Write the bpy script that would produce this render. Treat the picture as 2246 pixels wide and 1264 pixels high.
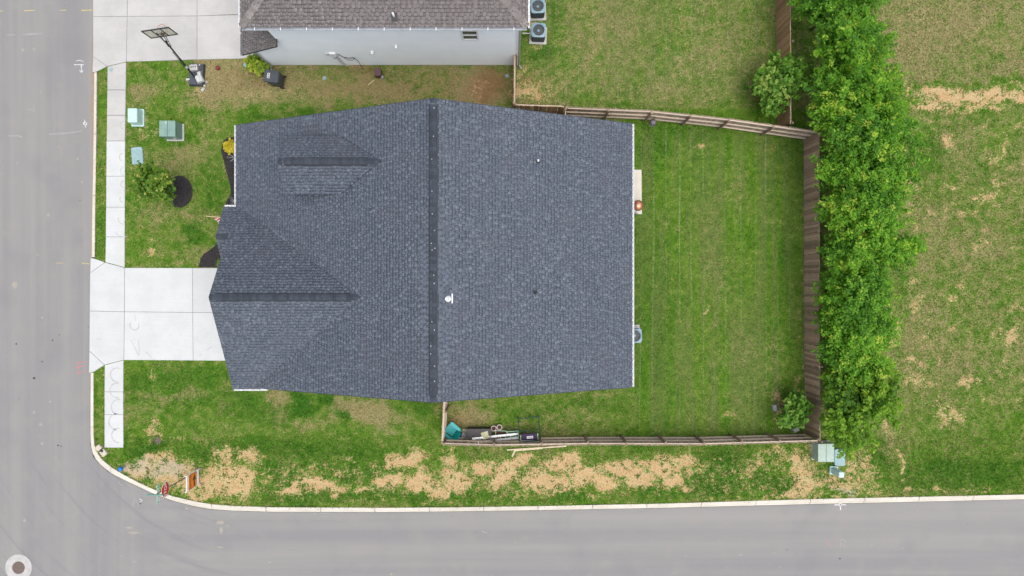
import bpy, math, random
import numpy as np
from mathutils import Vector, Matrix

random.seed(7)
RNG = np.random.default_rng(7)
R = math.radians
for o in list(bpy.data.objects):
    bpy.data.objects.remove(o)
SC = bpy.context.scene
COL = SC.collection

# ------------------------------------------------------------------ camera
CAM_H = 36.4            # drone height in metres
FOC = 1497.0            # focal length in photo pixels (24 mm on a 36 mm sensor)
cd = bpy.data.cameras.new('camera')
cd.lens = 24.0
cd.sensor_width = 36.0
cd.clip_start = 0.1
cd.clip_end = 3000
cam = bpy.data.objects.new('camera', cd)
cam.location = (0, 0, CAM_H)
cam.rotation_euler = (0, 0, 0)
COL.objects.link(cam)
SC.camera = cam

# ------------------------------------------------------------------ sky, sun, exposure
SUN_EL, SUN_AZ = R(78), R(135)     # high, south-south-east, behind thin cloud
w = bpy.data.worlds.new('World')
SC.world = w
w.use_nodes = True
nt = w.node_tree
nt.nodes.clear()
sky = nt.nodes.new('ShaderNodeTexSky')
sky.sky_type = 'NISHITA'
sky.sun_disc = False
sky.sun_elevation = SUN_EL
sky.sun_rotation = SUN_AZ
sky.air_density = 1.0
sky.dust_density = 4.0
sky.ozone_density = 1.0
hs = nt.nodes.new('ShaderNodeHueSaturation')
hs.inputs['Saturation'].default_value = 0.42
bg = nt.nodes.new('ShaderNodeBackground')
bg.inputs['Strength'].default_value = 0.15
wo = nt.nodes.new('ShaderNodeOutputWorld')
nt.links.new(sky.outputs[0], hs.inputs['Color'])
nt.links.new(hs.outputs[0], bg.inputs['Color'])
nt.links.new(bg.outputs[0], wo.inputs['Surface'])
sl = bpy.data.lights.new('sun', 'SUN')
sl.energy = 1.0
sl.angle = R(50)
sl.color = (1.0, 0.965, 0.91)
so = bpy.data.objects.new('sun', sl)
so.rotation_euler = (R(90) - SUN_EL, 0, math.pi - SUN_AZ)
so.location = (0, 0, 60)
COL.objects.link(so)
SC.view_settings.view_transform = 'Standard'
SC.view_settings.look = 'None'
SC.view_settings.gamma = 1.0
SC.view_settings.use_curve_mapping = False
SC.view_settings.exposure = 0.62
SC.render.engine = 'CYCLES'
SC.cycles.max_bounces = 6
SC.cycles.transparent_max_bounces = 8


def W(px, py, z=0.0):
    """plan position (m) of a surveyed photo point that stands at height z"""
    k = (CAM_H - z) / FOC
    return ((px - 1123.0) * k, (632.0 - py) * k)


def W3(px, py, z=0.0):
    x, y = W(px, py, z)
    return Vector((x, y, z))


# ------------------------------------------------------------------ materials
MATS = {}


def new_mat(name):
    m = bpy.data.materials.new(name)
    m.use_nodes = True
    t = m.node_tree
    b = t.nodes['Principled BSDF']
    MATS[name] = m
    return m, t, b


def _n(t, kind, **kw):
    n = t.nodes.new(kind)
    for k, v in kw.items():
        setattr(n, k, v)
    return n


def mixc(t, fac, a, b, blend='MIX'):
    n = _n(t, 'ShaderNodeMix', data_type='RGBA', blend_type=blend)
    for s, v in ((n.inputs[0], fac), (n.inputs[6], a), (n.inputs[7], b)):
        if hasattr(v, 'is_linked'):
            t.links.new(v, s)
        elif isinstance(v, (int, float)):
            s.default_value = v
        else:
            s.default_value = (v[0], v[1], v[2], 1)
    return n.outputs[2]


def mth(t, op, a, b=None, c=None, clamp=False):
    n = _n(t, 'ShaderNodeMath', operation=op)
    n.use_clamp = clamp
    for i, v in enumerate((a, b, c)):
        if v is None:
            continue
        if hasattr(v, 'is_linked'):
            t.links.new(v, n.inputs[i])
        else:
            n.inputs[i].default_value = v
    return n.outputs[0]


def noise(t, vec, scale, detail=3.0, rough=0.55):
    n = _n(t, 'ShaderNodeTexNoise')
    n.inputs['Scale'].default_value = scale
    n.inputs['Detail'].default_value = detail
    n.inputs['Roughness'].default_value = rough
    t.links.new(vec, n.inputs['Vector'])
    return n.outputs['Fac']


def remap(t, v, a, b, c=0.0, d=1.0):
    n = _n(t, 'ShaderNodeMapRange')
    n.interpolation_type = 'SMOOTHSTEP'
    t.links.new(v, n.inputs[0])
    for i, x in enumerate((a, b, c, d)):
        n.inputs[i + 1].default_value = x
    return n.outputs[0]


def position(t, scale=(1, 1, 1)):
    g = _n(t, 'ShaderNodeNewGeometry')
    if scale == (1, 1, 1):
        return g.outputs['Position']
    m = _n(t, 'ShaderNodeMapping')
    m.inputs['Scale'].default_value = scale
    t.links.new(g.outputs['Position'], m.inputs['Vector'])
    return m.outputs[0]


def attr(t, name):
    n = _n(t, 'ShaderNodeAttribute')
    n.attribute_name = name
    return n.outputs['Fac']


def add_bump(t, b, h, strength, dist=0.02):
    n = _n(t, 'ShaderNodeBump')
    n.inputs['Strength'].default_value = strength
    n.inputs['Distance'].default_value = dist
    t.links.new(h, n.inputs['Height'])
    t.links.new(n.outputs[0], b.inputs['Normal'])


def simple(name, c1, c2=None, rough=0.7, scale=6.0, metal=0.0, bump=0.0, rnd=0.0, stretch=(1, 1, 1), spec=0.5):
    """two-tone noise material; rnd = brightness jitter from object to object"""
    m, t, b = new_mat(name)
    if c2 is None:
        c2 = tuple(x * 0.82 for x in c1)
    p = position(t, stretch)
    f = remap(t, noise(t, p, scale, 5), 0.3, 0.7)
    c = mixc(t, f, c1, c2)
    if rnd > 0:
        oi = _n(t, 'ShaderNodeObjectInfo')
        k = mth(t, 'MULTIPLY_ADD', oi.outputs['Random'], 2 * rnd, 1 - rnd)
        h = _n(t, 'ShaderNodeHueSaturation')
        t.links.new(k, h.inputs['Value'])
        t.links.new(c, h.inputs['Color'])
        c = h.outputs[0]
    t.links.new(c, b.inputs['Base Color'])
    b.inputs['Roughness'].default_value = rough
    b.inputs['Metallic'].default_value = metal
    b.inputs['Specular IOR Level'].default_value = spec
    if bump:
        add_bump(t, b, noise(t, p, scale * 6, 4), bump)
    return m


def lawn_material():
    m, t, b = new_mat('lawn')
    p = position(t)
    big = noise(t, p, 0.55, 4, 0.6)
    mid = noise(t, p, 2.4, 5, 0.62)
    fine = noise(t, p, 11.0, 4, 0.7)
    grain = noise(t, p, 38.0, 2, 0.6)
    green = mixc(t, remap(t, mid, 0.36, 0.66), (0.058, 0.150, 0.010), (0.108, 0.208, 0.017))
    green = mixc(t, remap(t, big, 0.4, 0.62, 0, 0.4), green, (0.130, 0.200, 0.030))
    green = mixc(t, attr(t, 'lush'), green, (0.044, 0.138, 0.012))
    straw = mixc(t, remap(t, fine, 0.35, 0.65), (0.215, 0.198, 0.082), (0.310, 0.248, 0.128))
    straw = mixc(t, attr(t, 'red'), straw, (0.20, 0.105, 0.055))
    d = mth(t, 'ADD', attr(t, 'dry'), mth(t, 'MULTIPLY', mth(t, 'SUBTRACT', mid, 0.5), 1.3))
    d = mth(t, 'ADD', d, mth(t, 'MULTIPLY', mth(t, 'SUBTRACT', fine, 0.5), 1.3))
    d = mth(t, 'ADD', d, mth(t, 'MULTIPLY', mth(t, 'SUBTRACT', grain, 0.5), 0.9))
    c = mixc(t, remap(t, d, 0.22, 0.92), green, straw)
    # mower lines: thin pale streaks of clippings running along Y
    px = position(t, (1.0, 0.05, 1.0))
    sx = _n(t, 'ShaderNodeSeparateXYZ')
    t.links.new(p, sx.inputs[0])
    wob = mth(t, 'MULTIPLY', mth(t, 'SUBTRACT', noise(t, px, 0.5, 3), 0.5), 1.1)
    ph = mth(t, 'FRACT', mth(t, 'MULTIPLY', mth(t, 'ADD', sx.outputs[0], wob), 1.52))
    ln = mth(t, 'SUBTRACT', 1.0, mth(t, 'MULTIPLY', mth(t, 'ABSOLUTE', mth(t, 'SUBTRACT', ph, 0.5)), 12.0), clamp=True)
    brk = remap(t, mth(t, 'ADD', noise(t, px, 3.0, 3), mth(t, 'MULTIPLY', mth(t, 'SUBTRACT', fine, 0.5), 1.5)), 0.42, 0.72)
    ln = mth(t, 'MULTIPLY', mth(t, 'MULTIPLY', ln, brk), attr(t, 'mow'))
    c = mixc(t, mth(t, 'MULTIPLY', ln, 0.55), c, (0.32, 0.33, 0.19))
    band = remap(t, noise(t, position(t, (1.0, 0.06, 1.0)), 1.7, 3), 0.42, 0.6)
    c = mixc(t, mth(t, 'MULTIPLY', mth(t, 'MULTIPLY', band, attr(t, 'mow')), 0.42), c, (0.150, 0.162, 0.062))
    # bare sandy ground, ragged edge
    s = mth(t, 'ADD', attr(t, 'dirt'), mth(t, 'MULTIPLY', mth(t, 'SUBTRACT', fine, 0.5), 1.7))
    s = mth(t, 'ADD', s, mth(t, 'MULTIPLY', mth(t, 'SUBTRACT', grain, 0.5), 0.9))
    s = mth(t, 'ADD', s, mth(t, 'MULTIPLY', mth(t, 'SUBTRACT', mid, 0.5), 1.5))
    s = mth(t, 'ADD', s, mth(t, 'MULTIPLY', mth(t, 'SUBTRACT', noise(t, p, 5.2, 4, 0.65), 0.5), 1.3))
    sand = mixc(t, remap(t, mid, 0.35, 0.65), (0.475, 0.34, 0.175), (0.42, 0.265, 0.115))
    sand = mixc(t, remap(t, fine, 0.4, 0.7, 0, 0.6), sand, (0.53, 0.42, 0.275))
    sand = mixc(t, attr(t, 'gravel'), sand, (0.40, 0.37, 0.34))
    sand = mixc(t, remap(t, grain, 0.56, 0.72, 0, 0.5), sand, (0.22, 0.15, 0.075))
    c = mixc(t, remap(t, s, 0.32, 0.84), c, sand)
    v = mth(t, 'MULTIPLY_ADD', grain, 0.7, 0.65)
    v = mth(t, 'MULTIPLY', v, mth(t, 'MAXIMUM', mth(t, 'MULTIPLY_ADD', attr(t, 'tone'), 0.7, 1.0), 0.25))
    h = _n(t, 'ShaderNodeHueSaturation')
    t.links.new(v, h.inputs['Value'])
    t.links.new(c, h.inputs['Color'])
    t.links.new(h.outputs[0], b.inputs['Base Color'])
    b.inputs['Roughness'].default_value = 0.95
    b.inputs['Specular IOR Level'].default_value = 0.15
    add_bump(t, b, mth(t, 'ADD', fine, grain), 0.55, 0.05)
    return m


def asphalt_material():
    m, t, b = new_mat('asphalt')
    p = position(t)
    sx = _n(t, 'ShaderNodeSeparateXYZ')
    t.links.new(p, sx.inputs[0])
    # wheel-polished streaks run along each street
    sv = noise(t, position(t, (1.0, 0.025, 1.0)), 1.1, 4, 0.6)
    sh = noise(t, position(t, (0.025, 1.0, 1.0)), 1.1, 4, 0.6)
    k = remap(t, mth(t, 'ADD', mth(t, 'MULTIPLY', sx.outputs[0], 0.14), mth(t, 'MULTIPLY', sx.outputs[1], 0.1)), -4.6, -2.9)
    isside = remap(t, sx.outputs[0], -22.2, -17.5)
    st = _n(t, 'ShaderNodeMix')
    t.links.new(isside, st.inputs[0])
    t.links.new(sv, st.inputs[2])
    t.links.new(sh, st.inputs[3])
    mid = noise(t, p, 1.1, 5, 0.6)
    fine = noise(t, p, 30, 3, 0.7)
    c = mixc(t, remap(t, st.outputs[0], 0.25, 0.75), (0.205, 0.202, 0.204), (0.255, 0.247, 0.236))
    c = mixc(t, remap(t, mid, 0.5, 0.75, 0, 0.4), c, (0.27, 0.25, 0.228))
    c = mixc(t, remap(t, noise(t, p, 0.35, 3), 0.5, 0.72, 0, 0.35), c, (0.175, 0.174, 0.182))
    # clay dust drifted along the gutter and scattered blots
    bl = noise(t, p, 3.1, 2, 0.5)
    c = mixc(t, remap(t, bl, 0.73, 0.79, 0, 0.55), c, (0.46, 0.37, 0.24))
    c = mixc(t, remap(t, noise(t, p, 7.0, 2), 0.755, 0.79, 0, 0.7), c, (0.09, 0.09, 0.1))
    # curved tyre scrubs round the corner
    vx = mth(t, 'ADD', sx.outputs[0], 12.5)
    vy = mth(t, 'ADD', sx.outputs[1], 1.5)
    rr = mth(t, 'SQRT', mth(t, 'ADD', mth(t, 'MULTIPLY', vx, vx), mth(t, 'MULTIPLY', vy, vy)))
    cmb = _n(t, 'ShaderNodeCombineXYZ')
    t.links.new(rr, cmb.inputs[0])
    t.links.new(mth(t, 'MULTIPLY', mth(t, 'ARCTAN2', vy, vx), 0.5), cmb.inputs[1])
    arc = remap(t, noise(t, cmb.outputs[0], 2.4, 4, 0.65), 0.52, 0.68)
    reg = mth(t, 'MULTIPLY', remap(t, sx.outputs[1], -8.2, -10.5), mth(t, 'SUBTRACT', 1.0, remap(t, sx.outputs[0], -17, -13)))
    c = mixc(t, mth(t, 'MULTIPLY', mth(t, 'MULTIPLY', arc, reg), 0.32), c, (0.135, 0.135, 0.155))
    h = _n(t, 'ShaderNodeHueSaturation')
    t.links.new(mth(t, 'MULTIPLY_ADD', fine, 0.9, 0.53), h.inputs['Value'])
    t.links.new(c, h.inputs['Color'])
    t.links.new(h.outputs[0], b.inputs['Base Color'])
    b.inputs['Roughness'].default_value = 0.9
    b.inputs['Specular IOR Level'].default_value = 0.3
    add_bump(t, b, fine, 0.3, 0.01)
    return m


def concrete_material(name, c1, c2, stain):
    m, t, b = new_mat(name)
    p = position(t)
    oi = _n(t, 'ShaderNodeObjectInfo')
    c = mixc(t, remap(t, noise(t, p, 0.9, 5, 0.6), 0.35, 0.68), c1, c2)
    c = mixc(t, remap(t, noise(t, p, 3.4, 5, 0.65), 0.55, 0.8, 0, 0.5), c, stain)
    c = mixc(t, remap(t, noise(t, position(t, (0.3, 8, 1)), 2.0, 3), 0.5, 0.75, 0, 0.25), c, stain)
    h = _n(t, 'ShaderNodeHueSaturation')
    f = mth(t, 'MULTIPLY_ADD', noise(t, p, 34, 2), 0.16, 0.89)
    f = mth(t, 'MULTIPLY', f, mth(t, 'MULTIPLY_ADD', oi.outputs['Random'], 0.07, 0.965))
    t.links.new(f, h.inputs['Value'])
    t.links.new(c, h.inputs['Color'])
    t.links.new(h.outputs[0], b.inputs['Base Color'])
    b.inputs['Roughness'].default_value = 0.85
    b.inputs['Specular IOR Level'].default_value = 0.3
    add_bump(t, b, noise(t, p, 40, 3), 0.15, 0.01)
    return m


def shingle_material(name, tones, single=False):
    m, t, b = new_mat(name)
    if single:
        oi = _n(t, 'ShaderNodeObjectInfo')
        tone = mth(t, 'MULTIPLY_ADD', oi.outputs['Random'], 0.28, 0.30)
    else:
        tone = attr(t, 'tone')
    p = position(t)
    c = mixc(t, remap(t, tone, 0.0, 0.55), tones[0], tones[1])
    c = mixc(t, remap(t, tone, 0.55, 1.0), c, tones[2])
    c = mixc(t, remap(t, noise(t, p, 0.8, 4), 0.45, 0.7, 0, 0.35), c, tones[3])
    h = _n(t, 'ShaderNodeHueSaturation')
    t.links.new(mth(t, 'MULTIPLY_ADD', noise(t, p, 26, 3, 0.7), 0.6, 0.7), h.inputs['Value'])
    t.links.new(c, h.inputs['Color'])
    t.links.new(h.outputs[0], b.inputs['Base Color'])
    b.inputs['Roughness'].default_value = 0.92
    b.inputs['Specular IOR Level'].default_value = 0.25
    add_bump(t, b, noise(t, p, 60, 2), 0.4, 0.01)
    return m


def leaf_material(name, dark, light, tip, transl=0.35):
    m, t, b = new_mat(name)
    tone = attr(t, 'tone')
    c = mixc(t, remap(t, tone, 0.0, 0.7), dark, light)
    c = mixc(t, remap(t, tone, 0.78, 1.0), c, tip)
    t.links.new(c, b.inputs['Base Color'])
    b.inputs['Roughness'].default_value = 0.55
    b.inputs['Specular IOR Level'].default_value = 0.35
    tr = _n(t, 'ShaderNodeBsdfTranslucent')
    t.links.new(c, tr.inputs['Color'])
    mx = _n(t, 'ShaderNodeMixShader')
    mx.inputs[0].default_value = transl
    t.links.new(b.outputs[0], mx.inputs[1])
    t.links.new(tr.outputs[0], mx.inputs[2])
    t.links.new(mx.outputs[0], t.nodes['Material Output'].inputs['Surface'])
    return m


M_LAWN = lawn_material()
M_ASPH = asphalt_material()
M_CONC = concrete_material('new_concrete', (0.515, 0.525, 0.525), (0.475, 0.485, 0.485), (0.41, 0.413, 0.408))
M_CONC_O = concrete_material('warm_concrete', (0.455, 0.445, 0.432), (0.405, 0.395, 0.385), (0.345, 0.322, 0.30))
M_CURB = concrete_material('curb_concrete', (0.585, 0.55, 0.485), (0.52, 0.48, 0.41), (0.40, 0.345, 0.27))
M_BED = simple('joint_filler', (0.22, 0.215, 0.205), (0.16, 0.155, 0.145))
SH_T = ((0.046, 0.055, 0.073), (0.107, 0.125, 0.158), (0.153, 0.173, 0.211), (0.112, 0.114, 0.134))
M_SH = shingle_material('slate_shingle', SH_T)
M_SH1 = shingle_material('slate_shingle_piece', SH_T, True)
SN_T = ((0.085, 0.074, 0.073), (0.175, 0.157, 0.153), (0.235, 0.218, 0.213), (0.165, 0.140, 0.138))
M_SN = shingle_material('taupe_shingle', SN_T)
M_SN1 = shingle_material('taupe_shingle_piece', SN_T, True)
M_BSHADE = simple('slate_painted_shadow', (0.050, 0.061, 0.082), (0.06, 0.072, 0.095), 0.92, 20)  # butt shadow painted as a dark strip on single slate shingles
M_BSHADEN = simple('taupe_painted_shadow', (0.095, 0.083, 0.082), (0.11, 0.097, 0.095), 0.92, 20)  # same painted butt shadow for the taupe shingles
M_CAP = simple('ridge_cap_slate', (0.027, 0.034, 0.047), (0.040, 0.049, 0.065), 0.9, 9, rnd=0.25)
M_CAPN = simple('hip_cap_taupe', (0.21, 0.19, 0.18), (0.16, 0.14, 0.135), 0.9, 9, rnd=0.22)
M_DECK = simple('roof_deck_dark', (0.03, 0.034, 0.042))
M_WHITE = simple('white_metal', (0.74, 0.75, 0.76), (0.66, 0.67, 0.69), 0.45, 3)
M_GUT = simple('gutter_grey', (0.34, 0.36, 0.39), (0.26, 0.28, 0.31), 0.5, 5)
M_SIDE = simple('white_siding', (0.83, 0.865, 0.90), (0.79, 0.83, 0.87), 0.55, 1.2)
M_SIDE2 = simple('pale_grey_siding', (0.55, 0.56, 0.57), (0.5, 0.51, 0.52), 0.55, 1.2)
M_FOUND = simple('foundation', (0.40, 0.37, 0.33), (0.32, 0.29, 0.26), 0.9, 5)
M_GLASS = simple('window_glass', (0.03, 0.055, 0.05), (0.05, 0.08, 0.07), 0.08, 2)
M_DARK = simple('dark_plastic', (0.035, 0.042, 0.052), (0.05, 0.058, 0.07), 0.5, 8)
M_BLACK = simple('black_metal', (0.012, 0.013, 0.016), (0.02, 0.021, 0.024), 0.4, 8)
M_WOODO = simple('weathered_brown_wood', (0.40, 0.27, 0.185), (0.27, 0.18, 0.125), 0.85, 7, rnd=0.38, stretch=(6, 6, 0.6), bump=0.3)
M_WOODN = simple('orange_brown_wood', (0.38, 0.225, 0.115), (0.24, 0.14, 0.075), 0.85, 7, rnd=0.34, stretch=(6, 6, 0.6), bump=0.3)
M_WOODT = simple('pale_rail_wood', (0.56, 0.46, 0.37), (0.44, 0.35, 0.275), 0.85, 7, rnd=0.18, stretch=(3, 3, 3), bump=0.3)
M_WOODG = simple('weathered_tan_wood', (0.43, 0.335, 0.255), (0.30, 0.23, 0.175), 0.85, 7, rnd=0.28, stretch=(6, 6, 0.6), bump=0.3)
M_WOODP = simple('post_wood', (0.29, 0.205, 0.14), (0.20, 0.14, 0.098), 0.85, 7, rnd=0.2, bump=0.3)
M_LUMB = simple('bleached_lumber', (0.58, 0.50, 0.36), (0.45, 0.37, 0.25), 0.85, 6)
M_MULCH = simple('dark_mulch', (0.020, 0.018, 0.020), (0.040, 0.034, 0.036), 0.95, 22, bump=0.8)
M_CHIP = simple('mulch_chip', (0.022, 0.020, 0.022), (0.055, 0.047, 0.048), 0.95, 22)
M_MINT = simple('mint_plastic', (0.46, 0.62, 0.61), (0.40, 0.55, 0.54), 0.5, 4)
M_MINTD = simple('mint_lid', (0.26, 0.39, 0.40), (0.20, 0.31, 0.33), 0.6, 9)
M_TGREEN = simple('transformer_green', (0.19, 0.30, 0.26), (0.15, 0.25, 0.215), 0.45, 3)
M_TGREEN2 = simple('faded_transformer_green', (0.33, 0.42, 0.36), (0.27, 0.36, 0.31), 0.5, 5)
M_RED = simple('sign_red', (0.55, 0.010, 0.018), (0.48, 0.008, 0.015), 0.4)
M_SIGNW = simple('sign_white', (0.82, 0.82, 0.82), (0.78, 0.78, 0.78), 0.4)
M_ORANGE = simple('sign_orange', (0.83, 0.23, 0.008), (0.76, 0.20, 0.006), 0.45)
M_SGREEN = simple('street_sign_green', (0.05, 0.42, 0.32), (0.04, 0.36, 0.27), 0.4)
M_GALV = simple('galvanised_steel', (0.20, 0.20, 0.20), (0.28, 0.28, 0.28), 0.45, 9, metal=0.4)
M_ALU = simple('aluminium', (0.72, 0.73, 0.74), (0.6, 0.61, 0.62), 0.35, 9, metal=0.3)
M_BLUE = simple('blue_plastic', (0.012, 0.16, 0.50), (0.01, 0.13, 0.42), 0.4)
M_TEAL = simple('teal_plastic', (0.0, 0.36, 0.37), (0.0, 0.31, 0.33), 0.45)
M_COPPER = simple('copper', (0.62, 0.28, 0.17), (0.52, 0.22, 0.13), 0.33, 8, metal=0.75)
M_COPD = simple('dark_copper', (0.24, 0.11, 0.07), (0.18, 0.08, 0.05), 0.4, 8, metal=0.6)
M_ACT = simple('condenser_top', (0.20, 0.30, 0.37), (0.17, 0.26, 0.32), 0.45, 4)
M_ACS = simple('condenser_side', (0.030, 0.036, 0.036), (0.045, 0.05, 0.05), 0.6, 30)
M_FAN = simple('fan_blade', (0.50, 0.56, 0.60), (0.42, 0.48, 0.52), 0.35, 4)
M_IRON = simple('rusty_iron', (0.16, 0.115, 0.095), (0.11, 0.08, 0.07), 0.7, 18, bump=0.5)
M_COLLAR = simple('manhole_collar', (0.43, 0.42, 0.41), (0.36, 0.35, 0.34), 0.9, 4)
M_BARK = simple('bark', (0.11, 0.085, 0.065), (0.07, 0.055, 0.042), 0.95, 14, bump=0.5)
M_YPAINT = simple('yellow_marking_paint', (0.48, 0.40, 0.13), (0.34, 0.30, 0.18), 0.8, 9)
M_WPAINT = simple('white_marking_paint', (0.62, 0.62, 0.62), (0.44, 0.44, 0.45), 0.8, 9)
M_FAINT = simple('faint_white_paint', (0.30, 0.292, 0.29), (0.26, 0.255, 0.255), 0.85, 6)
M_RPAINT = simple('red_marking_paint', (0.46, 0.16, 0.17), (0.34, 0.19, 0.19), 0.8, 9)
M_CLAY = simple('clay_silt', (0.30, 0.22, 0.15), (0.25, 0.20, 0.155), 0.95, 4)
M_SCUFF = simple('scuffed_concrete', (0.33, 0.33, 0.32), (0.39, 0.39, 0.385), 0.9, 7)
M_POTW = simple('white_pot', (0.68, 0.60, 0.58), (0.6, 0.5, 0.48), 0.6)
M_SOIL = simple('potting_soil', (0.10, 0.045, 0.035), (0.07, 0.035, 0.03), 0.95, 30)
M_PLGREEN = simple('green_planter', (0.02, 0.14, 0.055), (0.015, 0.11, 0.045), 0.5)
M_PLRIM = simple('pale_green_rim', (0.36, 0.52, 0.36), (0.3, 0.45, 0.3), 0.5)
M_DKGREEN = simple('dark_green_tube', (0.010, 0.060, 0.045), (0.015, 0.075, 0.055), 0.45)
M_PURPLE = simple('purple_fabric', (0.040, 0.026, 0.075), (0.055, 0.036, 0.10), 0.8, 12)
M_LIME = simple('lime_trim', (0.55, 0.72, 0.28), (0.48, 0.66, 0.24), 0.7)
M_CREAM = simple('cream_fabric', (0.60, 0.58, 0.38), (0.52, 0.5, 0.32), 0.9, 9)
M_BROWNBOX = simple('brown_enamel', (0.085, 0.045, 0.045), (0.075, 0.04, 0.04), 0.5)
M_BALL = simple('dark_red_rubber', (0.22, 0.028, 0.030), (0.17, 0.02, 0.022), 0.6, 12)
M_STONE = simple('pale_stone', (0.50, 0.51, 0.50), (0.38, 0.39, 0.39), 0.9, 9, bump=0.5)
M_BEIGE = simple('beige_block', (0.52, 0.46, 0.38), (0.43, 0.38, 0.31), 0.85, 6)
M_GREYF = simple('grey_purple_plastic', (0.19, 0.17, 0.19), (0.14, 0.125, 0.14), 0.7, 12)
M_RUBBER = simple('black_rubber', (0.02, 0.02, 0.021), None, 0.8)
M_RIM = simple('hoop_orange', (0.55, 0.07, 0.03), None, 0.5)
M_NET = simple('hoop_net', (0.62, 0.60, 0.58), None, 0.9)
M_RIBD = simple('dark_ribbed_resin', (0.062, 0.058, 0.064), (0.048, 0.044, 0.05), 0.6, 5)
M_RIBF = simple('brown_resin', (0.035, 0.024, 0.019), (0.028, 0.02, 0.016), 0.7, 5)
M_POLE = simple('flagpole_wood', (0.62, 0.50, 0.30), None, 0.6)
M_FRED = simple('flag_red', (0.42, 0.03, 0.03), None, 0.85)
M_FWHITE = simple('flag_white', (0.72, 0.70, 0.68), None, 0.85)
M_FBLUE = simple('flag_blue', (0.02, 0.04, 0.16), None, 0.85)
M_BRIGHTG = simple('bright_grass', (0.045, 0.15, 0.02), (0.07, 0.19, 0.03), 0.9, 20)
L_ROW = leaf_material('row_tree_leaf', (0.050, 0.175, 0.008), (0.175, 0.415, 0.020), (0.46, 0.58, 0.06), 0.5)
L_MAPLE = leaf_material('yellow_green_leaf', (0.065, 0.180, 0.008), (0.19, 0.375, 0.020), (0.39, 0.52, 0.05), 0.5)
L_BUSH = leaf_material('deep_green_leaf', (0.045, 0.150, 0.012), (0.145, 0.32, 0.028), (0.34, 0.46, 0.09), 0.45)
L_SMALL = leaf_material('front_tree_leaf', (0.045, 0.135, 0.010), (0.135, 0.255, 0.016), (0.46, 0.46, 0.10), 0.4)
L_YEL = leaf_material('yellow_leaf', (0.34, 0.30, 0.012), (0.56, 0.47, 0.02), (0.68, 0.58, 0.05), 0.3)
L_LIME = leaf_material('lime_leaf', (0.07, 0.16, 0.012), (0.22, 0.33, 0.02), (0.38, 0.45, 0.04), 0.35)
L_SILV = leaf_material('silver_twig', (0.22, 0.20, 0.19), (0.30, 0.28, 0.26), (0.4, 0.38, 0.36), 0.2)


def clear_material():
    m, t, b = new_mat('clear_acrylic')
    b.inputs['Base Color'].default_value = (0.55, 0.52, 0.42, 1)
    b.inputs['Roughness'].default_value = 0.15
    tr = _n(t, 'ShaderNodeBsdfTransparent')
    mx = _n(t, 'ShaderNodeMixShader')
    mx.inputs[0].default_value = 0.45
    t.links.new(tr.outputs[0], mx.inputs[1])
    t.links.new(b.outputs[0], mx.inputs[2])
    t.links.new(mx.outputs[0], t.nodes['Material Output'].inputs['Surface'])
    return m


M_CLEAR = clear_material()


# ------------------------------------------------------------------ mesh helpers
def link(name, data, parent=None):
    o = bpy.data.objects.new(name, data)
    COL.objects.link(o)
    if parent is not None:
        o.parent = parent
    return o


def tag(o, label=None, cat=None, group=None, kind=None):
    if label:
        o['label'] = label
    if cat:
        o['category'] = cat
    if group:
        o['group'] = group
    if kind:
        o['kind'] = kind
    return o


def thing(name, label, cat, loc=(0, 0, 0), rz=0.0, group=None):
    o = link(name, None)
    o.empty_display_size = 0.2
    o.location = loc
    o.rotation_euler = (0, 0, rz)
    return tag(o, label, cat, group)


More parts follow.
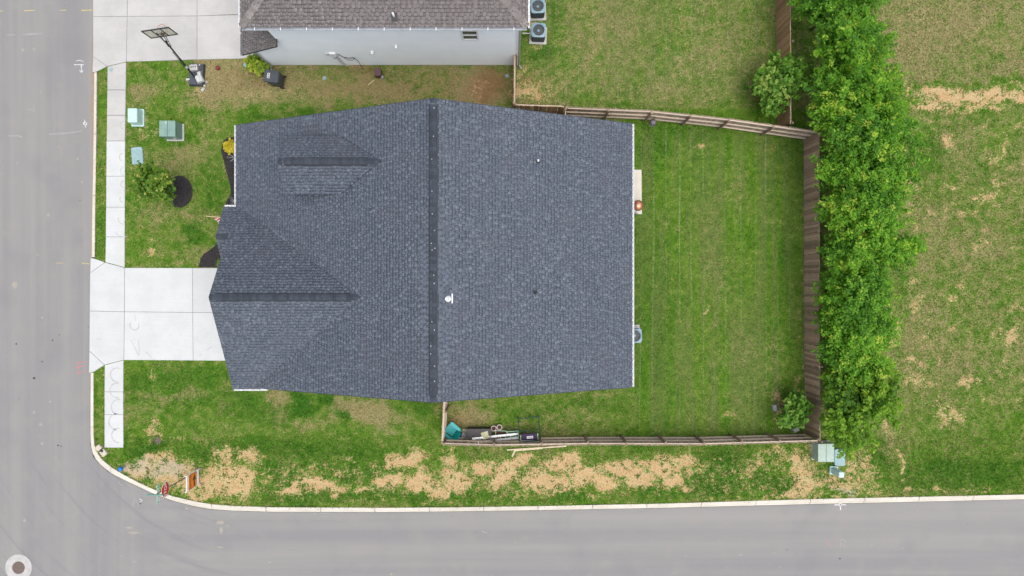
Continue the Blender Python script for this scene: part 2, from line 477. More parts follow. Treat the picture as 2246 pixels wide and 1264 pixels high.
class MB:
    def __init__(s):
        s.v, s.f = [], []

    def add(s, vs, fs):
        b = len(s.v)
        s.v += [tuple(x) for x in vs]
        s.f += [tuple(i + b for i in q) for q in fs]
        return s

    def box(s, c, d, rz=0.0, tilt=None, taper=1.0):
        hx, hy, hz = d[0] / 2, d[1] / 2, d[2] / 2
        vs = []
        for z in (-hz, hz):
            k = taper if z > 0 else 1.0
            vs += [Vector((-hx * k, -hy * k, z)), Vector((hx * k, -hy * k, z)), Vector((hx * k, hy * k, z)), Vector((-hx * k, hy * k, z))]
        m = Matrix.Rotation(rz, 3, 'Z')
        if tilt:
            m = m @ Matrix.Rotation(tilt[1], 3, tilt[0])
        vs = [m @ p + Vector(c) for p in vs]
        return s.add(vs, [(0, 3, 2, 1), (4, 5, 6, 7), (0, 1, 5, 4), (1, 2, 6, 5), (2, 3, 7, 6), (3, 0, 4, 7)])

    def prism(s, poly, z0, z1):
        n = len(poly)
        vs = [(x, y, z0) for x, y in poly] + [(x, y, z1) for x, y in poly]
        fs = [tuple(range(n - 1, -1, -1)), tuple(range(n, 2 * n))]
        fs += [(i, (i + 1) % n, n + (i + 1) % n, n + i) for i in range(n)]
        return s.add(vs, fs)

    def slab(s, pts, th):
        n = len(pts)
        vs = [(p[0], p[1], p[2] - th) for p in pts] + [tuple(p) for p in pts]
        fs = [tuple(range(n - 1, -1, -1)), tuple(range(n, 2 * n))]
        fs += [(i, (i + 1) % n, n + (i + 1) % n, n + i) for i in range(n)]
        return s.add(vs, fs)

    def tube(s, p0, p1, r0, r1=None, n=8, cap=True):
        r1 = r0 if r1 is None else r1
        p0, p1 = Vector(p0), Vector(p1)
        d = (p1 - p0).normalized()
        a = d.orthogonal().normalized()
        b = d.cross(a)
        vs = []
        for p, r in ((p0, r0), (p1, r1)):
            for i in range(n):
                t = 2 * math.pi * i / n
                vs.append(p + a * (r * math.cos(t)) + b * (r * math.sin(t)))
        fs = [(i, (i + 1) % n, n + (i + 1) % n, n + i) for i in range(n)]
        if cap:
            fs += [tuple(range(n - 1, -1, -1)), tuple(range(n, 2 * n))]
        return s.add(vs, fs)

    def path(s, pts, r, n=6):
        for a, b in zip(pts[:-1], pts[1:]):
            s.tube(a, b, r, r, n)
        return s

    def lathe(s, prof, n=20, c=(0, 0, 0)):
        vs, fs = [], []
        for r, z in prof:
            for i in range(n):
                t = 2 * math.pi * i / n
                vs.append((c[0] + r * math.cos(t), c[1] + r * math.sin(t), c[2] + z))
        for k in range(len(prof) - 1):
            for i in range(n):
                j = (i + 1) % n
                fs.append((k * n + i, k * n + j, (k + 1) * n + j, (k + 1) * n + i))
        fs.append(tuple(range(n - 1, -1, -1)))
        fs.append(tuple(range((len(prof) - 1) * n, len(prof) * n)))
        return s.add(vs, fs)

    def rbox(s, c, d, r, h0, h1, n=4, taper=1.0):
        """rounded-corner upright box, corners of radius r"""
        def ring(k):
            hx, hy = d[0] / 2 * k, d[1] / 2 * k
            out = []
            for q, (sx, sy) in enumerate(((1, 1), (-1, 1), (-1, -1), (1, -1))):
                for i in range(n + 1):
                    t = (q + i / n) * math.pi / 2
                    out.append((c[0] + sx * (hx - r) + r * math.cos(t), c[1] + sy * (hy - r) + r * math.sin(t)))
            return out
        a, b = ring(1.0), ring(taper)
        m = len(a)
        vs = [(x, y, h0) for x, y in a] + [(x, y, h1) for x, y in b]
        fs = [tuple(range(m - 1, -1, -1)), tuple(range(m, 2 * m))] + [(i, (i + 1) % m, m + (i + 1) % m, m + i) for i in range(m)]
        return s.add(vs, fs)

    def mesh(s, name, mat):
        m = bpy.data.meshes.new(name)
        m.from_pydata(s.v, [], s.f)
        m.materials.append(mat)
        m.update()
        return m

    def build(s, name, mat, parent=None, smooth=False):
        m = s.mesh(name, mat)
        if smooth:
            m.polygons.foreach_set('use_smooth', [True] * len(m.polygons))
        return link(name, m, parent)


def fast_mesh(name, verts, faces_flat, sizes, mat, vattr=None, fattr=None):
    m = bpy.data.meshes.new(name)
    nv, nf = len(verts), len(sizes)
    m.vertices.add(nv)
    m.vertices.foreach_set('co', np.asarray(verts, np.float32).ravel())
    m.loops.add(len(faces_flat))
    m.loops.foreach_set('vertex_index', np.asarray(faces_flat, np.int32))
    m.polygons.add(nf)
    st = np.concatenate(([0], np.cumsum(sizes)[:-1])).astype(np.int32)
    m.polygons.foreach_set('loop_start', st)
    m.materials.append(mat)
    for nm, dat in (vattr or {}).items():
        a = m.attributes.new(nm, 'FLOAT', 'POINT')
        a.data.foreach_set('value', np.asarray(dat, np.float32))
    for nm, dat in (fattr or {}).items():
        a = m.attributes.new(nm, 'FLOAT', 'FACE')
        a.data.foreach_set('value', np.asarray(dat, np.float32))
    m.update(calc_edges=True)
    return m


def text_mesh(txt, size, mat, extrude=0.002):
    cu = bpy.data.curves.new('lettering', 'FONT')
    cu.body = txt
    cu.size = size
    cu.extrude = extrude
    cu.align_x = 'CENTER'
    cu.align_y = 'CENTER'
    cu.resolution_u = 3
    o = bpy.data.objects.new('lettering', cu)
    COL.objects.link(o)
    dg = bpy.context.evaluated_depsgraph_get()
    m = bpy.data.meshes.new_from_object(o.evaluated_get(dg))
    bpy.data.objects.remove(o)
    m.materials.clear()
    m.materials.append(mat)
    return m


def poly_inset(poly, g):
    """shrink a polygon by g (counter-clockwise or clockwise)"""
    n = len(poly)
    area = sum(poly[i][0] * poly[(i + 1) % n][1] - poly[(i + 1) % n][0] * poly[i][1] for i in range(n))
    sgn = 1 if area > 0 else -1
    out = []
    for i in range(n):
        p0, p1, p2 = (Vector(poly[(i - 1) % n]), Vector(poly[i]), Vector(poly[(i + 1) % n]))
        a, b = (p1 - p0).normalized(), (p2 - p1).normalized()
        na, nb = Vector((-a.y, a.x)) * sgn, Vector((-b.y, b.x)) * sgn
        k = 1 + na.dot(nb)
        out.append(tuple(p1 + (na + nb) * (g / max(k, 0.3))))
    return out


def vnoise(x, y, seed):
    r = np.random.default_rng(seed).random((256, 256))
    xi, yi = np.floor(x).astype(int), np.floor(y).astype(int)
    fx, fy = x - xi, y - yi
    fx, fy = fx * fx * (3 - 2 * fx), fy * fy * (3 - 2 * fy)
    g = lambda a, b: r[(xi + a) % 256, (yi + b) % 256]
    return (g(0, 0) * (1 - fx) + g(1, 0) * fx) * (1 - fy) + (g(0, 1) * (1 - fx) + g(1, 1) * fx) * fy


def fbm(x, y, sc, seed, oct=3):
    v, a, t = 0, 1, 0
    for k in range(oct):
        v = v + a * vnoise(x * sc * 2 ** k + 17 * k, y * sc * 2 ** k + 5 * k, seed + k)
        t += a
        a *= 0.55
    return v / t


# ------------------------------------------------------------------ kerb line survey (photo points: road side, grass side)
ROAD_E = [(206, -2400), (206, 0), (205, 130), (203, 316), (200, 480), (198.5, 640), (196.5, 820), (196, 948), (197, 978), (203, 1002), (217, 1019),
          (237, 1036), (262, 1050), (300, 1068), (332, 1083), (375, 1099), (425, 1112), (462, 1118), (510, 1121.5), (600, 1124),
          (850, 1124.5), (1000, 1123), (1200, 1120), (1450, 1115.5), (1800, 1106.5), (2246, 1096.6), (6000, 1010)]
LAWN_E = [(215, -2400), (215, 0), (213.5, 130), (212, 316), (209.5, 480), (208, 640), (206, 820), (206, 948), (207, 970), (212, 990), (223, 1006),
          (241, 1022), (265, 1037), (302, 1057), (335, 1072), (377, 1087.5), (427, 1099.5), (463, 1105.5), (510, 1109.5), (600, 1112.5),
          (850, 1113.5), (1000, 1112.5), (1200, 1109.5), (1450, 1104.5), (1800, 1094), (2246, 1084.5), (6000, 997)]


def dense(pl, step):
    out = []
    for a, b in zip(pl[:-1], pl[1:]):
        n = 1
        out += [a]
    return pl


roadw = [W(*p) for p in ROAD_E]
laww = [W(*p) for p in LAWN_E]
Z_ROAD = -0.10


def polyline_dist(X, Y, pl):
    best = np.full(X.shape, 1e9)
    for (x0, y0), (x1, y1) in zip(pl[:-1], pl[1:]):
        dx, dy = x1 - x0, y1 - y0
        t = np.clip(((X - x0) * dx + (Y - y0) * dy) / (dx * dx + dy * dy), 0, 1)
        best = np.minimum(best, np.hypot(X - x0 - t * dx, Y - y0 - t * dy))
    return best


def inside_poly(X, Y, poly):
    c = np.zeros(X.shape, bool)
    n = len(poly)
    for i in range(n):
        x0, y0 = poly[i]
        x1, y1 = poly[(i + 1) % n]
        if y0 == y1:
            continue
        k = ((y0 > Y) != (y1 > Y)) & (X < (x1 - x0) * (Y - y0) / (y1 - y0) + x0)
        c ^= k
    return c


mid_w = [((a[0] + b[0]) / 2, (a[1] + b[1]) / 2) for a, b in zip(roadw, laww)]
BLOCK = mid_w + [(mid_w[-1][0], mid_w[0][1])]          # the whole corner block, inside the kerb


# ------------------------------------------------------------------ lawn condition (dry, bare, lush...) from the survey
def soft(px, py, cx, cy, rx, ry, ang=0.0):
    dx, dy = px - cx, py - cy
    if ang:
        c, s = math.cos(R(ang)), math.sin(R(ang))
        dx, dy = c * dx + s * dy, -s * dx + c * dy
    d = np.sqrt((dx / rx) ** 2 + (dy / ry) ** 2)
    return np.clip((1.5 - d) / 1.0, 0, 1)


def rect(px, py, x0, y0, x1, y1, e=14):
    f = lambda a: np.clip(a / e + 0.5, 0, 1)
    return f(px - x0) * f(x1 - px) * f(py - y0) * f(y1 - py)


DIRT = [(330, 1015, 55, 26, .85), (290, 1030, 40, 22, .8), (380, 1045, 75, 40, .8), (470, 1060, 55, 42, .8), (420, 1085, 60, 14, .8), (545, 1006, 30, 16, .9), (515, 1062, 42, 36, .9),
        (490, 1010, 30, 25, .7), (345, 966, 16, 12, .5), (650, 1062, 40, 12, .9), (700, 1062, 38, 22, .95), (735, 1072, 25, 16, .8),
        (690, 1018, 22, 7, .7), (740, 1030, 22, 9, .85), (763, 998, 22, 5, .8), (790, 1078, 26, 10, .8), (845, 1062, 36, 22, .95), (885, 1010, 36, 20, 1.),
        (905, 998, 34, 18, .9), (850, 1018, 14, 26, .8), (925, 1058, 46, 22, .95), (960, 1075, 34, 22, .95), (985, 1005, 26, 26, .85), (1000, 1050, 40, 30, .9),
        (985, 975, 12, 10, .6), (1060, 1020, 40, 20, .8), (1105, 1050, 40, 22, .9), (1120, 1020, 30, 20, .9), (1160, 1005, 30, 16, .8), (1185, 1055, 50, 28, .9),
        (1240, 1015, 36, 20, .95), (1230, 1060, 40, 20, .9), (1290, 1040, 50, 26, .95), (1330, 1065, 40, 18, .9), (1370, 1030, 45, 24, .95), (1400, 1058, 40, 22, .9),
        (1445, 1025, 50, 24, .95), (1470, 1055, 34, 22, .95), (1500, 1010, 36, 16, .8), (1505, 1080, 30, 14, .8), (1530, 1040, 22, 16, .7), (1600, 1035, 10, 9, .7),
        (1640, 1050, 16, 12, .6), (1660, 1020, 18, 30, .65), (1700, 1000, 40, 16, .6), (1750, 1020, 42, 28, .8), (1775, 1055, 50, 28, .85), (1740, 1080, 50, 12, .8),
        (1780, 985, 26, 16, .8), (1830, 1060, 60, 30, .7), (1880, 1020, 40, 40, .65), (1905, 1070, 34, 18, .55), (1770, 1098, 300, 5, .6), (1000, 1104, 340, 5, .35), (2060, 1082, 160, 4, .7),
        (2130, 208, 140, 15, 1.), (2040, 232, 56, 12, .95), (2150, 235, 60, 10, .75), (2200, 205, 70, 12, .95), (1985, 200, 40, 10, .5), (1962, 497, 11, 12, .95), (1968, 545, 16, 18, .6),
        (1960, 725, 18, 36, .85), (1955, 755, 22, 16, .7), (2000, 405, 12, 18, .85), (2052, 467, 14, 8, .9), (2012, 680, 20, 20, .6), (2003, 622, 12, 12, .6), (2008, 785, 12, 12, .8),
        (1975, 1020, 8, 34, .85), (1958, 920, 12, 36, .6), (2092, 915, 38, 20, .6), (2015, 835, 40, 16, .65), (2130, 838, 26, 14, .65), (2085, 320, 14, 16, .7), (2190, 330, 14, 26, .6),
        (2175, 352, 18, 14, .6), (2080, 410, 20, 12, .7), (2160, 425, 30, 14, .6), (2225, 740, 20, 22, .7), (2090, 655, 10, 24, .5), (2150, 540, 14, 30, .5), (2020, 492, 14, 22, .5),
        (1998, 345, 9, 12, .6), (1925, 775, 14, 18, .5), (1160, 205, 34, 26, .75), (1200, 195, 30, 26, .45), (1145, 160, 14, 26, .6), (1170, 100, 10, 22, .5), (1165, 45, 16, 14, .6),
        (1700, 895, 12, 44, .75), (1712, 905, 20, 12, .7), (1757, 900, 7, 90, .6), (1763, 680, 4, 260, .4), (1540, 678, 9, 6, .7), (1545, 325, 10, 8, .7), (1600, 918, 12, 7, .5),
        (438, 195, 16, 14, .5), (330, 290, 16, 22, .45), (318, 265, 8, 20, .5), (425, 232, 14, 6, .4), (337, 545, 8, 34, .6), (330, 820, 10, 22, .5), (355, 870, 14, 10, .4),
        (325, 935, 12, 14, .6), (330, 955, 20, 8, .7), (560, 205, 40, 14, .4), (600, 195, 30, 10, .45), (775, 150, 22, 8, .5), (1060, 195, 24, 22, .4), (395, 955, 24, 8, .4),
        (200, 990, 10, 10, .5), (225, 1002, 20, 10, .5)]
RNDD = random.Random(5)
for k in range(80):      # small bare spots scattered over the field
    DIRT.append((RNDD.uniform(1985, 2280), RNDD.uniform(270, 900), RNDD.uniform(6, 20), RNDD.uniform(5, 15), RNDD.uniform(.3, .55)))
LUSH = [(665, 885, 26, 20, 1.), (725, 880, 18, 20, 1.), (757, 920, 20, 13, 1.), (580, 910, 70, 22, .5), (520, 870, 40, 40, .4), (880, 900, 16, 14, .5), (930, 890, 30, 30, .6),
        (700, 985, 150, 20, .55), (560, 985, 90, 12, .55), (620, 1030, 50, 26, .65), (780, 1030, 60, 26, .6), (330, 975, 40, 14, .8), (305, 985, 26, 12, .9), (460, 990, 60, 16, .6),
        (860, 1040, 14, 16, .7), (1590, 1020, 50, 34, .7), (1560, 1070, 70, 20, .7), (1700, 1065, 50, 18, .7), (1430, 1085, 40, 14, .6), (1240, 1085, 30, 14, .6), (1030, 1085, 60, 14, .5),
        (830, 1090, 200, 10, .55), (650, 1085, 70, 16, .55), (2120, 1040, 130, 36, .55), (2000, 1050, 40, 26, .4), (1400, 600, 26, 330, .35), (1440, 700, 30, 200, .35), (1420, 330, 40, 30, .6),
        (1500, 300, 90, 18, .5), (1740, 330, 24, 60, .4), (1725, 560, 20, 80, .5), (420, 490, 24, 12, .8), (430, 515, 20, 16, .8), (330, 410, 14, 14, .3), (460, 440, 16, 20, .6),
        (360, 300, 50, 20, .35), (480, 560, 20, 20, .4), (470, 400, 30, 60, .35), (560, 262, 50, 8, .5), (700, 250, 90, 7, .5), (905, 190, 10, 12, .6), (950, 200, 8, 6, .6), (860, 165, 30, 16, .35),
        (1180, 115, 22, 16, .8), (1215, 20, 24, 30, .5), (1390, 190, 12, 10, .5), (222, 520, 10, 60, .4), (400, 830, 80, 26, .55), (300, 840, 24, 30, .5), (430, 880, 60, 20, .4), (540, 880, 30, 26, .6),
        (1700, 870, 30, 40, .3), (2030, 350, 50, 40, .35), (1930, 1000, 14, 40, .4), (1980, 590, 14, 60, .4), (1145, 900, 60, 12, .4), (1300, 890, 60, 14, .4)]
DRYS = [(600, 870, 30, 18, .35), (700, 925, 40, 18, .3), (800, 905, 70, 24, .4), (870, 925, 50, 20, .25), (610, 905, 26, 40, .3), (500, 860, 30, 30, .3), (430, 870, 30, 16, .3), (330, 830, 16, 20, .2),
        (370, 870, 40, 10, .3), (370, 345, 40, 30, .25), (420, 330, 40, 22, .3), (330, 470, 40, 16, .3), (440, 470, 40, 16, .2), (380, 560, 24, 20, .3), (430, 560, 20, 20, .35), (455, 570, 16, 26, .35),
        (390, 520, 34, 16, .25), (320, 190, 40, 20, .3), (300, 210, 26, 26, .3), (420, 200, 40, 26, .3), (470, 180, 40, 30, .45), (560, 190, 90, 36, .3), (800, 190, 130, 26, .3), (1040, 190, 60, 40, .35),
        (1030, 905, 50, 20, .45), (1010, 930, 40, 20, .3), (1610, 430, 30, 60, .3), (1570, 640, 50, 80, .25), (1620, 760, 40, 60, .3), (1700, 800, 30, 60, .25), (1560, 480, 20, 60, .2), (1680, 480, 26, 40, .2)]
REDS = [(1080, 190, 44, 40, .8), (1160, 195, 40, 36, .6), (1690, 235, 60, 16, .9), (1735, 945, 40, 22, .9), (1738, 860, 26, 60, .7), (1755, 780, 12, 80, .5), (1640, 225, 40, 14, .4), (790, 152, 60, 10, .6),
        (1165, 60, 14, 40, .7), (1765, 600, 5, 330, .6), (1700, 860, 26, 40, .5), (900, 190, 200, 40, .25), (1000, 925, 30, 26, .4), (1100, 945, 90, 16, .4), (1690, 100, 12, 120, .3), (560, 170, 60, 20, .3)]


def fields(X, Y):
    px, py = X * FOC / CAM_H + 1123, 632 - Y * FOC / CAM_H
    n1 = fbm(X, Y, 0.5, 11) - 0.5
    n2 = fbm(X, Y, 1.7, 23) - 0.5
    qx, qy = px + 40 * n1 + 40 * n2, py + 34 * (fbm(X, Y, 0.6, 37) - 0.5) + 36 * (fbm(X, Y, 1.9, 41) - 0.5)
    dry = np.full(X.shape, 0.46)
    dry = np.where(px > 1935, 0.53, dry)

    def setr(r, v):
        nonlocal dry
        dry = dry * (1 - r) + v * r
    setr(rect(qx, qy, 1925, -900, 3200, 185, 30), 0.74)
    setr(rect(qx, qy, 1935, 178, 3200, 200, 10), 0.40)
    setr(rect(qx, qy, 1990, 860, 3200, 1090, 60), 0.36)
    setr(rect(qx, qy, 1125, -900, 1740, 262, 12), 0.54)
    setr(rect(px, py, 1380, 240, 1768, 972, 8), 0.16)
    setr(rect(px, py, 972, 860, 1400, 972, 8), 0.40)
    setr(rect(qx, qy, 276, 130, 560, 590, 12), 0.36)
    setr(rect(qx, qy, 440, 128, 1128, 235, 26), 0.70)
    setr(rect(qx, qy, 250, 785, 970, 962, 12), 0.33)
    setr(rect(px, py, 200, 150, 237, 980, 4), 0.36)
    setr(rect(qx, qy, 200, 962, 1935, 1112, 12), 0.34)
    dry = dry - 0.05 + 0.52 * n1 + 0.3 * n2
    for a in DRYS:
        dry = dry + a[4] * soft(qx, qy, *a[:4])
    dirt = np.zeros(X.shape)
    for a in DIRT:
        dirt = np.maximum(dirt, a[4] * soft(qx, qy, *a[:4]))
    dirt = np.maximum(dirt, .40 * rect(qx, qy, 300, 1003, 1930, 1095, 30))
    lush = np.zeros(X.shape)
    for a in LUSH:
        lush = np.maximum(lush, a[4] * soft(qx, qy, *a[:4]))
    dry = dry - 0.45 * lush
    red = np.zeros(X.shape)
    for a in REDS:
        red = np.maximum(red, a[4] * soft(qx, qy, *a[:4]))
    mow = rect(px, py, 1395, 285, 1755, 955, 30) * 1.0 + rect(px, py, 1180, -300, 1700, 215, 30) * 0.8
    gravel = np.maximum(soft(qx, qy, 285, 1015, 40, 22), soft(qx, qy, 360, 1035, 40, 16)) * 0.45
    gravel = np.maximum(gravel, 0.6 * soft(qx, qy, 1840, 1080, 22, 10))
    return dict(dry=dry, dirt=dirt, lush=lush, red=red, mow=mow, gravel=gravel)


# ------------------------------------------------------------------ ground sheet
xs = np.concatenate(([-900, -400, -150, -70, -45, -34], np.arange(-30.0, 30.01, 0.13), [34, 45, 70, 150, 400, 900]))
ys = np.concatenate(([-900, -400, -150, -70, -40, -26], np.arange(-18.0, 18.01, 0.13), [26, 40, 70, 150, 400, 900]))
GX, GY = np.meshgrid(xs, ys)
gx, gy = GX.ravel(), GY.ravel()
dist = polyline_dist(gx, gy, mid_w)
ins = inside_poly(gx, gy, BLOCK)
sd = np.where(ins, dist, -dist)
gz = np.where(sd > 0.07, 0.0, -0.35)
gz = np.where((np.abs(gx) > 31) & ~ins, -0.35, gz)
gz = gz + np.where(ins, 0.012 * (fbm(gx, gy, 0.6, 3) - 0.5), 0)
nx, ny = len(xs), len(ys)
idx = np.arange(nx * ny).reshape(ny, nx)
q = np.stack([idx[:-1, :-1], idx[:-1, 1:], idx[1:, 1:], idx[1:, :-1]], -1).reshape(-1, 4)
F = fields(gx, gy)
gm = fast_mesh('ground', np.stack([gx, gy, gz], 1), q.ravel(), np.full(len(q), 4), M_LAWN, vattr=F)
tag(link('ground', gm), kind='structure')

# ------------------------------------------------------------------ roads and kerbs
rm = MB()
nseg = len(roadw)
far_x, far_y = -31.0, -19.0
lft = [(x - 0.02, y - 0.02) for x, y in roadw]
# strips: the street on the left, the corner, the street along the bottom
for (x0, y0), (x1, y1) in zip(lft[:-1], lft[1:]):
    if y1 > -8.6:
        rm.add([(far_x, y0, Z_ROAD), (far_x, y1, Z_ROAD), (x1, y1, Z_ROAD), (x0, y0, Z_ROAD)], [(0, 1, 2, 3)])
k0 = next(i for i, p in enumerate(lft) if p[1] <= -8.6) - 1
ky = lft[k0][1]
arc = lft[k0:]
rm.add([(far_x, ky, Z_ROAD), (far_x, far_y, Z_ROAD), (arc[0][0], far_y, Z_ROAD), (arc[0][0], ky, Z_ROAD)], [(0, 1, 2, 3)])
for (x0, y0), (x1, y1) in zip(arc[:-1], arc[1:]):
    if x1 > x0:
        rm.add([(x0, y0, Z_ROAD), (x0, far_y, Z_ROAD), (x1, far_y, Z_ROAD), (x1, y1, Z_ROAD)], [(0, 1, 2, 3)])
road = rm.build('road', M_ASPH)
tag(road, kind='structure')


def resample(pl, n_per=1):
    p = [Vector(a) for a in pl]
    L = [0.0]
    for a, b in zip(p[:-1], p[1:]):
        L.append(L[-1] + (b - a).length)
    return p, L


def at_len(p, L, s):
    for i in range(len(p) - 1):
        if s <= L[i + 1] or i == len(p) - 2:
            t = (s - L[i]) / (L[i + 1] - L[i])
            return p[i].lerp(p[i + 1], t)


rp, rl = resample(roadw)
lp, ll = resample(laww)


def kerb_pt(s):
    """road-side and lawn-side points at road-side arc length s"""
    for i in range(len(rp) - 1):
        if s <= rl[i + 1] or i == len(rp) - 2:
            t = (s - rl[i]) / (rl[i + 1] - rl[i])
            return rp[i].lerp(rp[i + 1], t), lp[i].lerp(lp[i + 1], t)


kerb = MB()
s_start = rl[1] + 4.0          # kerb runs from just below the neighbour's driveway apron
s_end = rl[-2] + 12


def kerb_piece(s0, s1, drop=False):
    m = MB()
    n = max(1, int((s1 - s0) / 0.35))
    top = 0.035
    for i in range(n):
        a, b = s0 + (s1 - s0) * i / n, s0 + (s1 - s0) * (i + 1) / n
        (ra, la), (rb, lb) = kerb_pt(a), kerb_pt(b)
        ma, mb_ = ra.lerp(la, 0.42), rb.lerp(lb, 0.42)
        na, nb = ra.lerp(la, 0.28), rb.lerp(lb, 0.28)
        z = Z_ROAD + 0.012
        vs = []
        for r_, n_, m_, l_ in ((ra, na, ma, la), (rb, nb, mb_, lb)):
            vs += [(r_.x, r_.y, Z_ROAD - 0.1), (r_.x, r_.y, z), (n_.x, n_.y, z + 0.03), (m_.x, m_.y, top), (l_.x, l_.y, top + 0.006), (l_.x, l_.y, -0.15)]
        fs = [(k, k + 1, k + 7, k + 6) for k in range(5)]
        if i == 0:
            fs.append((5, 4, 3, 2, 1, 0))
        if i == n - 1:
            fs.append((6, 7, 8, 9, 10, 11))
        m.add(vs, fs)
    return m


def arc_of(py):
    """arc length at which the left kerb passes photo row py"""
    for i in range(len(ROAD_E) - 1):
        if ROAD_E[i][1] <= py <= ROAD_E[i + 1][1]:
            t = (py - ROAD_E[i][1]) / (ROAD_E[i + 1][1] - ROAD_E[i][1])
            return rl[i] + (rl[i + 1] - rl[i]) * t


curb = link('curb', None)
tag(curb, kind='structure')
runs = [(arc_of(159), arc_of(565)), (arc_of(817), rl[-2] + 6)]
for a, b in runs:
    n = max(1, round((b - a) / 2.9))
    for i in range(n):
        s0, s1 = a + (b - a) * i / n, a + (b - a) * (i + 1) / n
        kerb_piece(s0 + 0.012, s1 - 0.012).build('curb_segment', M_CURB, curb)
# silt washed against the kerb
m = MB()
for ya, yb, wd in ((-20, 60, 5), (60, 150, 7), (150, 210, 8), (210, 270, 9), (270, 320, 6), (320, 480, 3), (480, 600, 2)):
    x0 = np.interp(ya, [p[1] for p in ROAD_E], [p[0] for p in ROAD_E])
    x1 = np.interp(yb, [p[1] for p in ROAD_E], [p[0] for p in ROAD_E])
    prev = None
    for k in range(9):
        t = k / 8
        yy = ya + (yb - ya) * t
        xx = x0 + (x1 - x0) * t
        d = wd * (0.55 + 0.6 * random.random())
        c = (*W(xx - d, yy), Z_ROAD + 0.004), (*W(xx + 0.5, yy), Z_ROAD + 0.005)
        if prev:
            m.add([prev[0], prev[1], c[1], c[0]], [(0, 1, 2, 3)])
        prev = c
m.build('silt_strip', M_CLAY, road)


def mark(name, lines, wd, mat, z=Z_ROAD + 0.004, parent=road):
    """hand-sprayed strokes: list of photo-space polylines"""
    m = MB()
    for ln in lines:
        pts = [Vector(W(*p)) for p in ln]
        fine = []
        for a, b in zip(pts[:-1], pts[1:]):
            n = max(1, int((b - a).length / 0.12))
            fine += [a.lerp(b, i / n) for i in range(n)]
        fine.append(pts[-1])
        L = []
        for i, p in enumerate(fine):
            d = (fine[min(i + 1, len(fine) - 1)] - fine[max(i - 1, 0)]).normalized()
            nn = Vector((-d.y, d.x))
            ww = wd * random.uniform(0.3, 0.6)
            L.append((p + nn * ww, p - nn * ww))
        for (a, b), (c, d) in zip(L[:-1], L[1:]):
            m.add([(a.x, a.y, z), (b.x, b.y, z), (d.x, d.y, z), (c.x, c.y, z)], [(0, 1, 2, 3)])
        z += 0.0006
    return m.build(name, mat, parent)


def ring(cx, cy, r, a0=0, a1=360, n=14):
    return [(cx + r * math.cos(R(a0 + (a1 - a0) * i / n)), cy + r * math.sin(R(a0 + (a1 - a0) * i / n))) for i in range(n + 1)]


mark('paint_mark', [[(-2, 23), (4, 23)]], 0.05, M_YPAINT)
mark('paint_mark', [[(50, 22.5), (74, 21.5)]], 0.055, M_YPAINT)
mark('paint_mark', [[(129, 21.5), (143, 21)]], 0.05, M_YPAINT)
mark('paint_mark', [[(176, 22), (202, 20.5)]], 0.06, M_YPAINT)
mark('paint_mark', [[(121, 577), (137, 577.5)]], 0.05, M_YPAINT)
mark('paint_mark', [[(177, 577.5), (194, 579)]], 0.06, M_YPAINT)
mark('paint_mark', [[(160, 141), (182, 141)], [(176, 141), (176.5, 157)], [(172, 153), (176.5, 158), (180, 154)], [(164, 133), (172, 131), (181, 134)]], 0.045, M_WPAINT)
mark('paint_mark', [[(55, 238), (72, 240)], [(71.5, 228), (71, 245)]], 0.04, M_FAINT)
mark('paint_mark', [ring(184.5, 270.5, 3.2), [(183, 262), (184, 267)], [(185.5, 274), (186, 279)]], 0.05, M_WPAINT)
mark('paint_mark', [[(14, 298), (36, 297), (46, 300)]], 0.10, M_FAINT)
mark('paint_mark', [[(105, 294), (140, 292), (176, 287)]], 0.08, M_FAINT)
mark('paint_mark', [[(10, 76), (30, 75)]], 0.07, M_FAINT)
mark('paint_mark', [[(48, 75), (90, 72)]], 0.09, M_FAINT)
mark('paint_mark', [[(161, 798), (188, 793.5)], [(163, 807), (184, 803)], [(163, 820), (188, 814)], [(170, 796), (169, 822)]], 0.045, M_RPAINT)
mark('paint_mark', [ring(1845, 1108.5, 3.0), [(1832, 1109), (1842, 1108.5)], [(1848, 1108), (1858, 1109)], [(1845, 1112), (1845.5, 1120)]], 0.05, M_WPAINT)
mark('paint_mark', [[(1845, 1203), (1845, 1186), (1853, 1184), (1856, 1190), (1847, 1194), (1856, 1203)]], 0.04, M_FAINT)
mark('paint_mark', [[(1817, 1183), (1817, 1200)], [(1836, 1184), (1836, 1200)]], 0.04, M_RPAINT)
mark('paint_mark', [[(304, 1096), (310, 1099), (305, 1103)]], 0.04, M_WPAINT)
mark('paint_mark', [[(288, 1112), (295, 1092), (301, 1112)]], 0.03, M_FAINT)
mark('paint_mark', [[(258, 1056), (262, 1064), (268, 1066)]], 0.04, M_FAINT)
mark('paint_mark', [[(1057, 1167), (1068, 1170)]], 0.06, M_FAINT)
mark('paint_mark', [[(289, 1232), (298, 1235)]], 0.06, M_FAINT)
mark('paint_mark', [[(700, 1127), (722, 1129)], [(702, 1134), (718, 1135)]], 0.04, M_FAINT)


def blot(name, c, rx, ry, mat):
    m = MB()
    n = 16
    vs = [(*W(c[0] + rx * random.uniform(.6, 1.2) * math.cos(2 * math.pi * i / n), c[1] + ry * random.uniform(.6, 1.2) * math.sin(2 * math.pi * i / n)), Z_ROAD + 0.003) for i in range(n)]
    m.add(vs, [tuple(range(n))[::-1]])
    return m.build(name, mat, road)


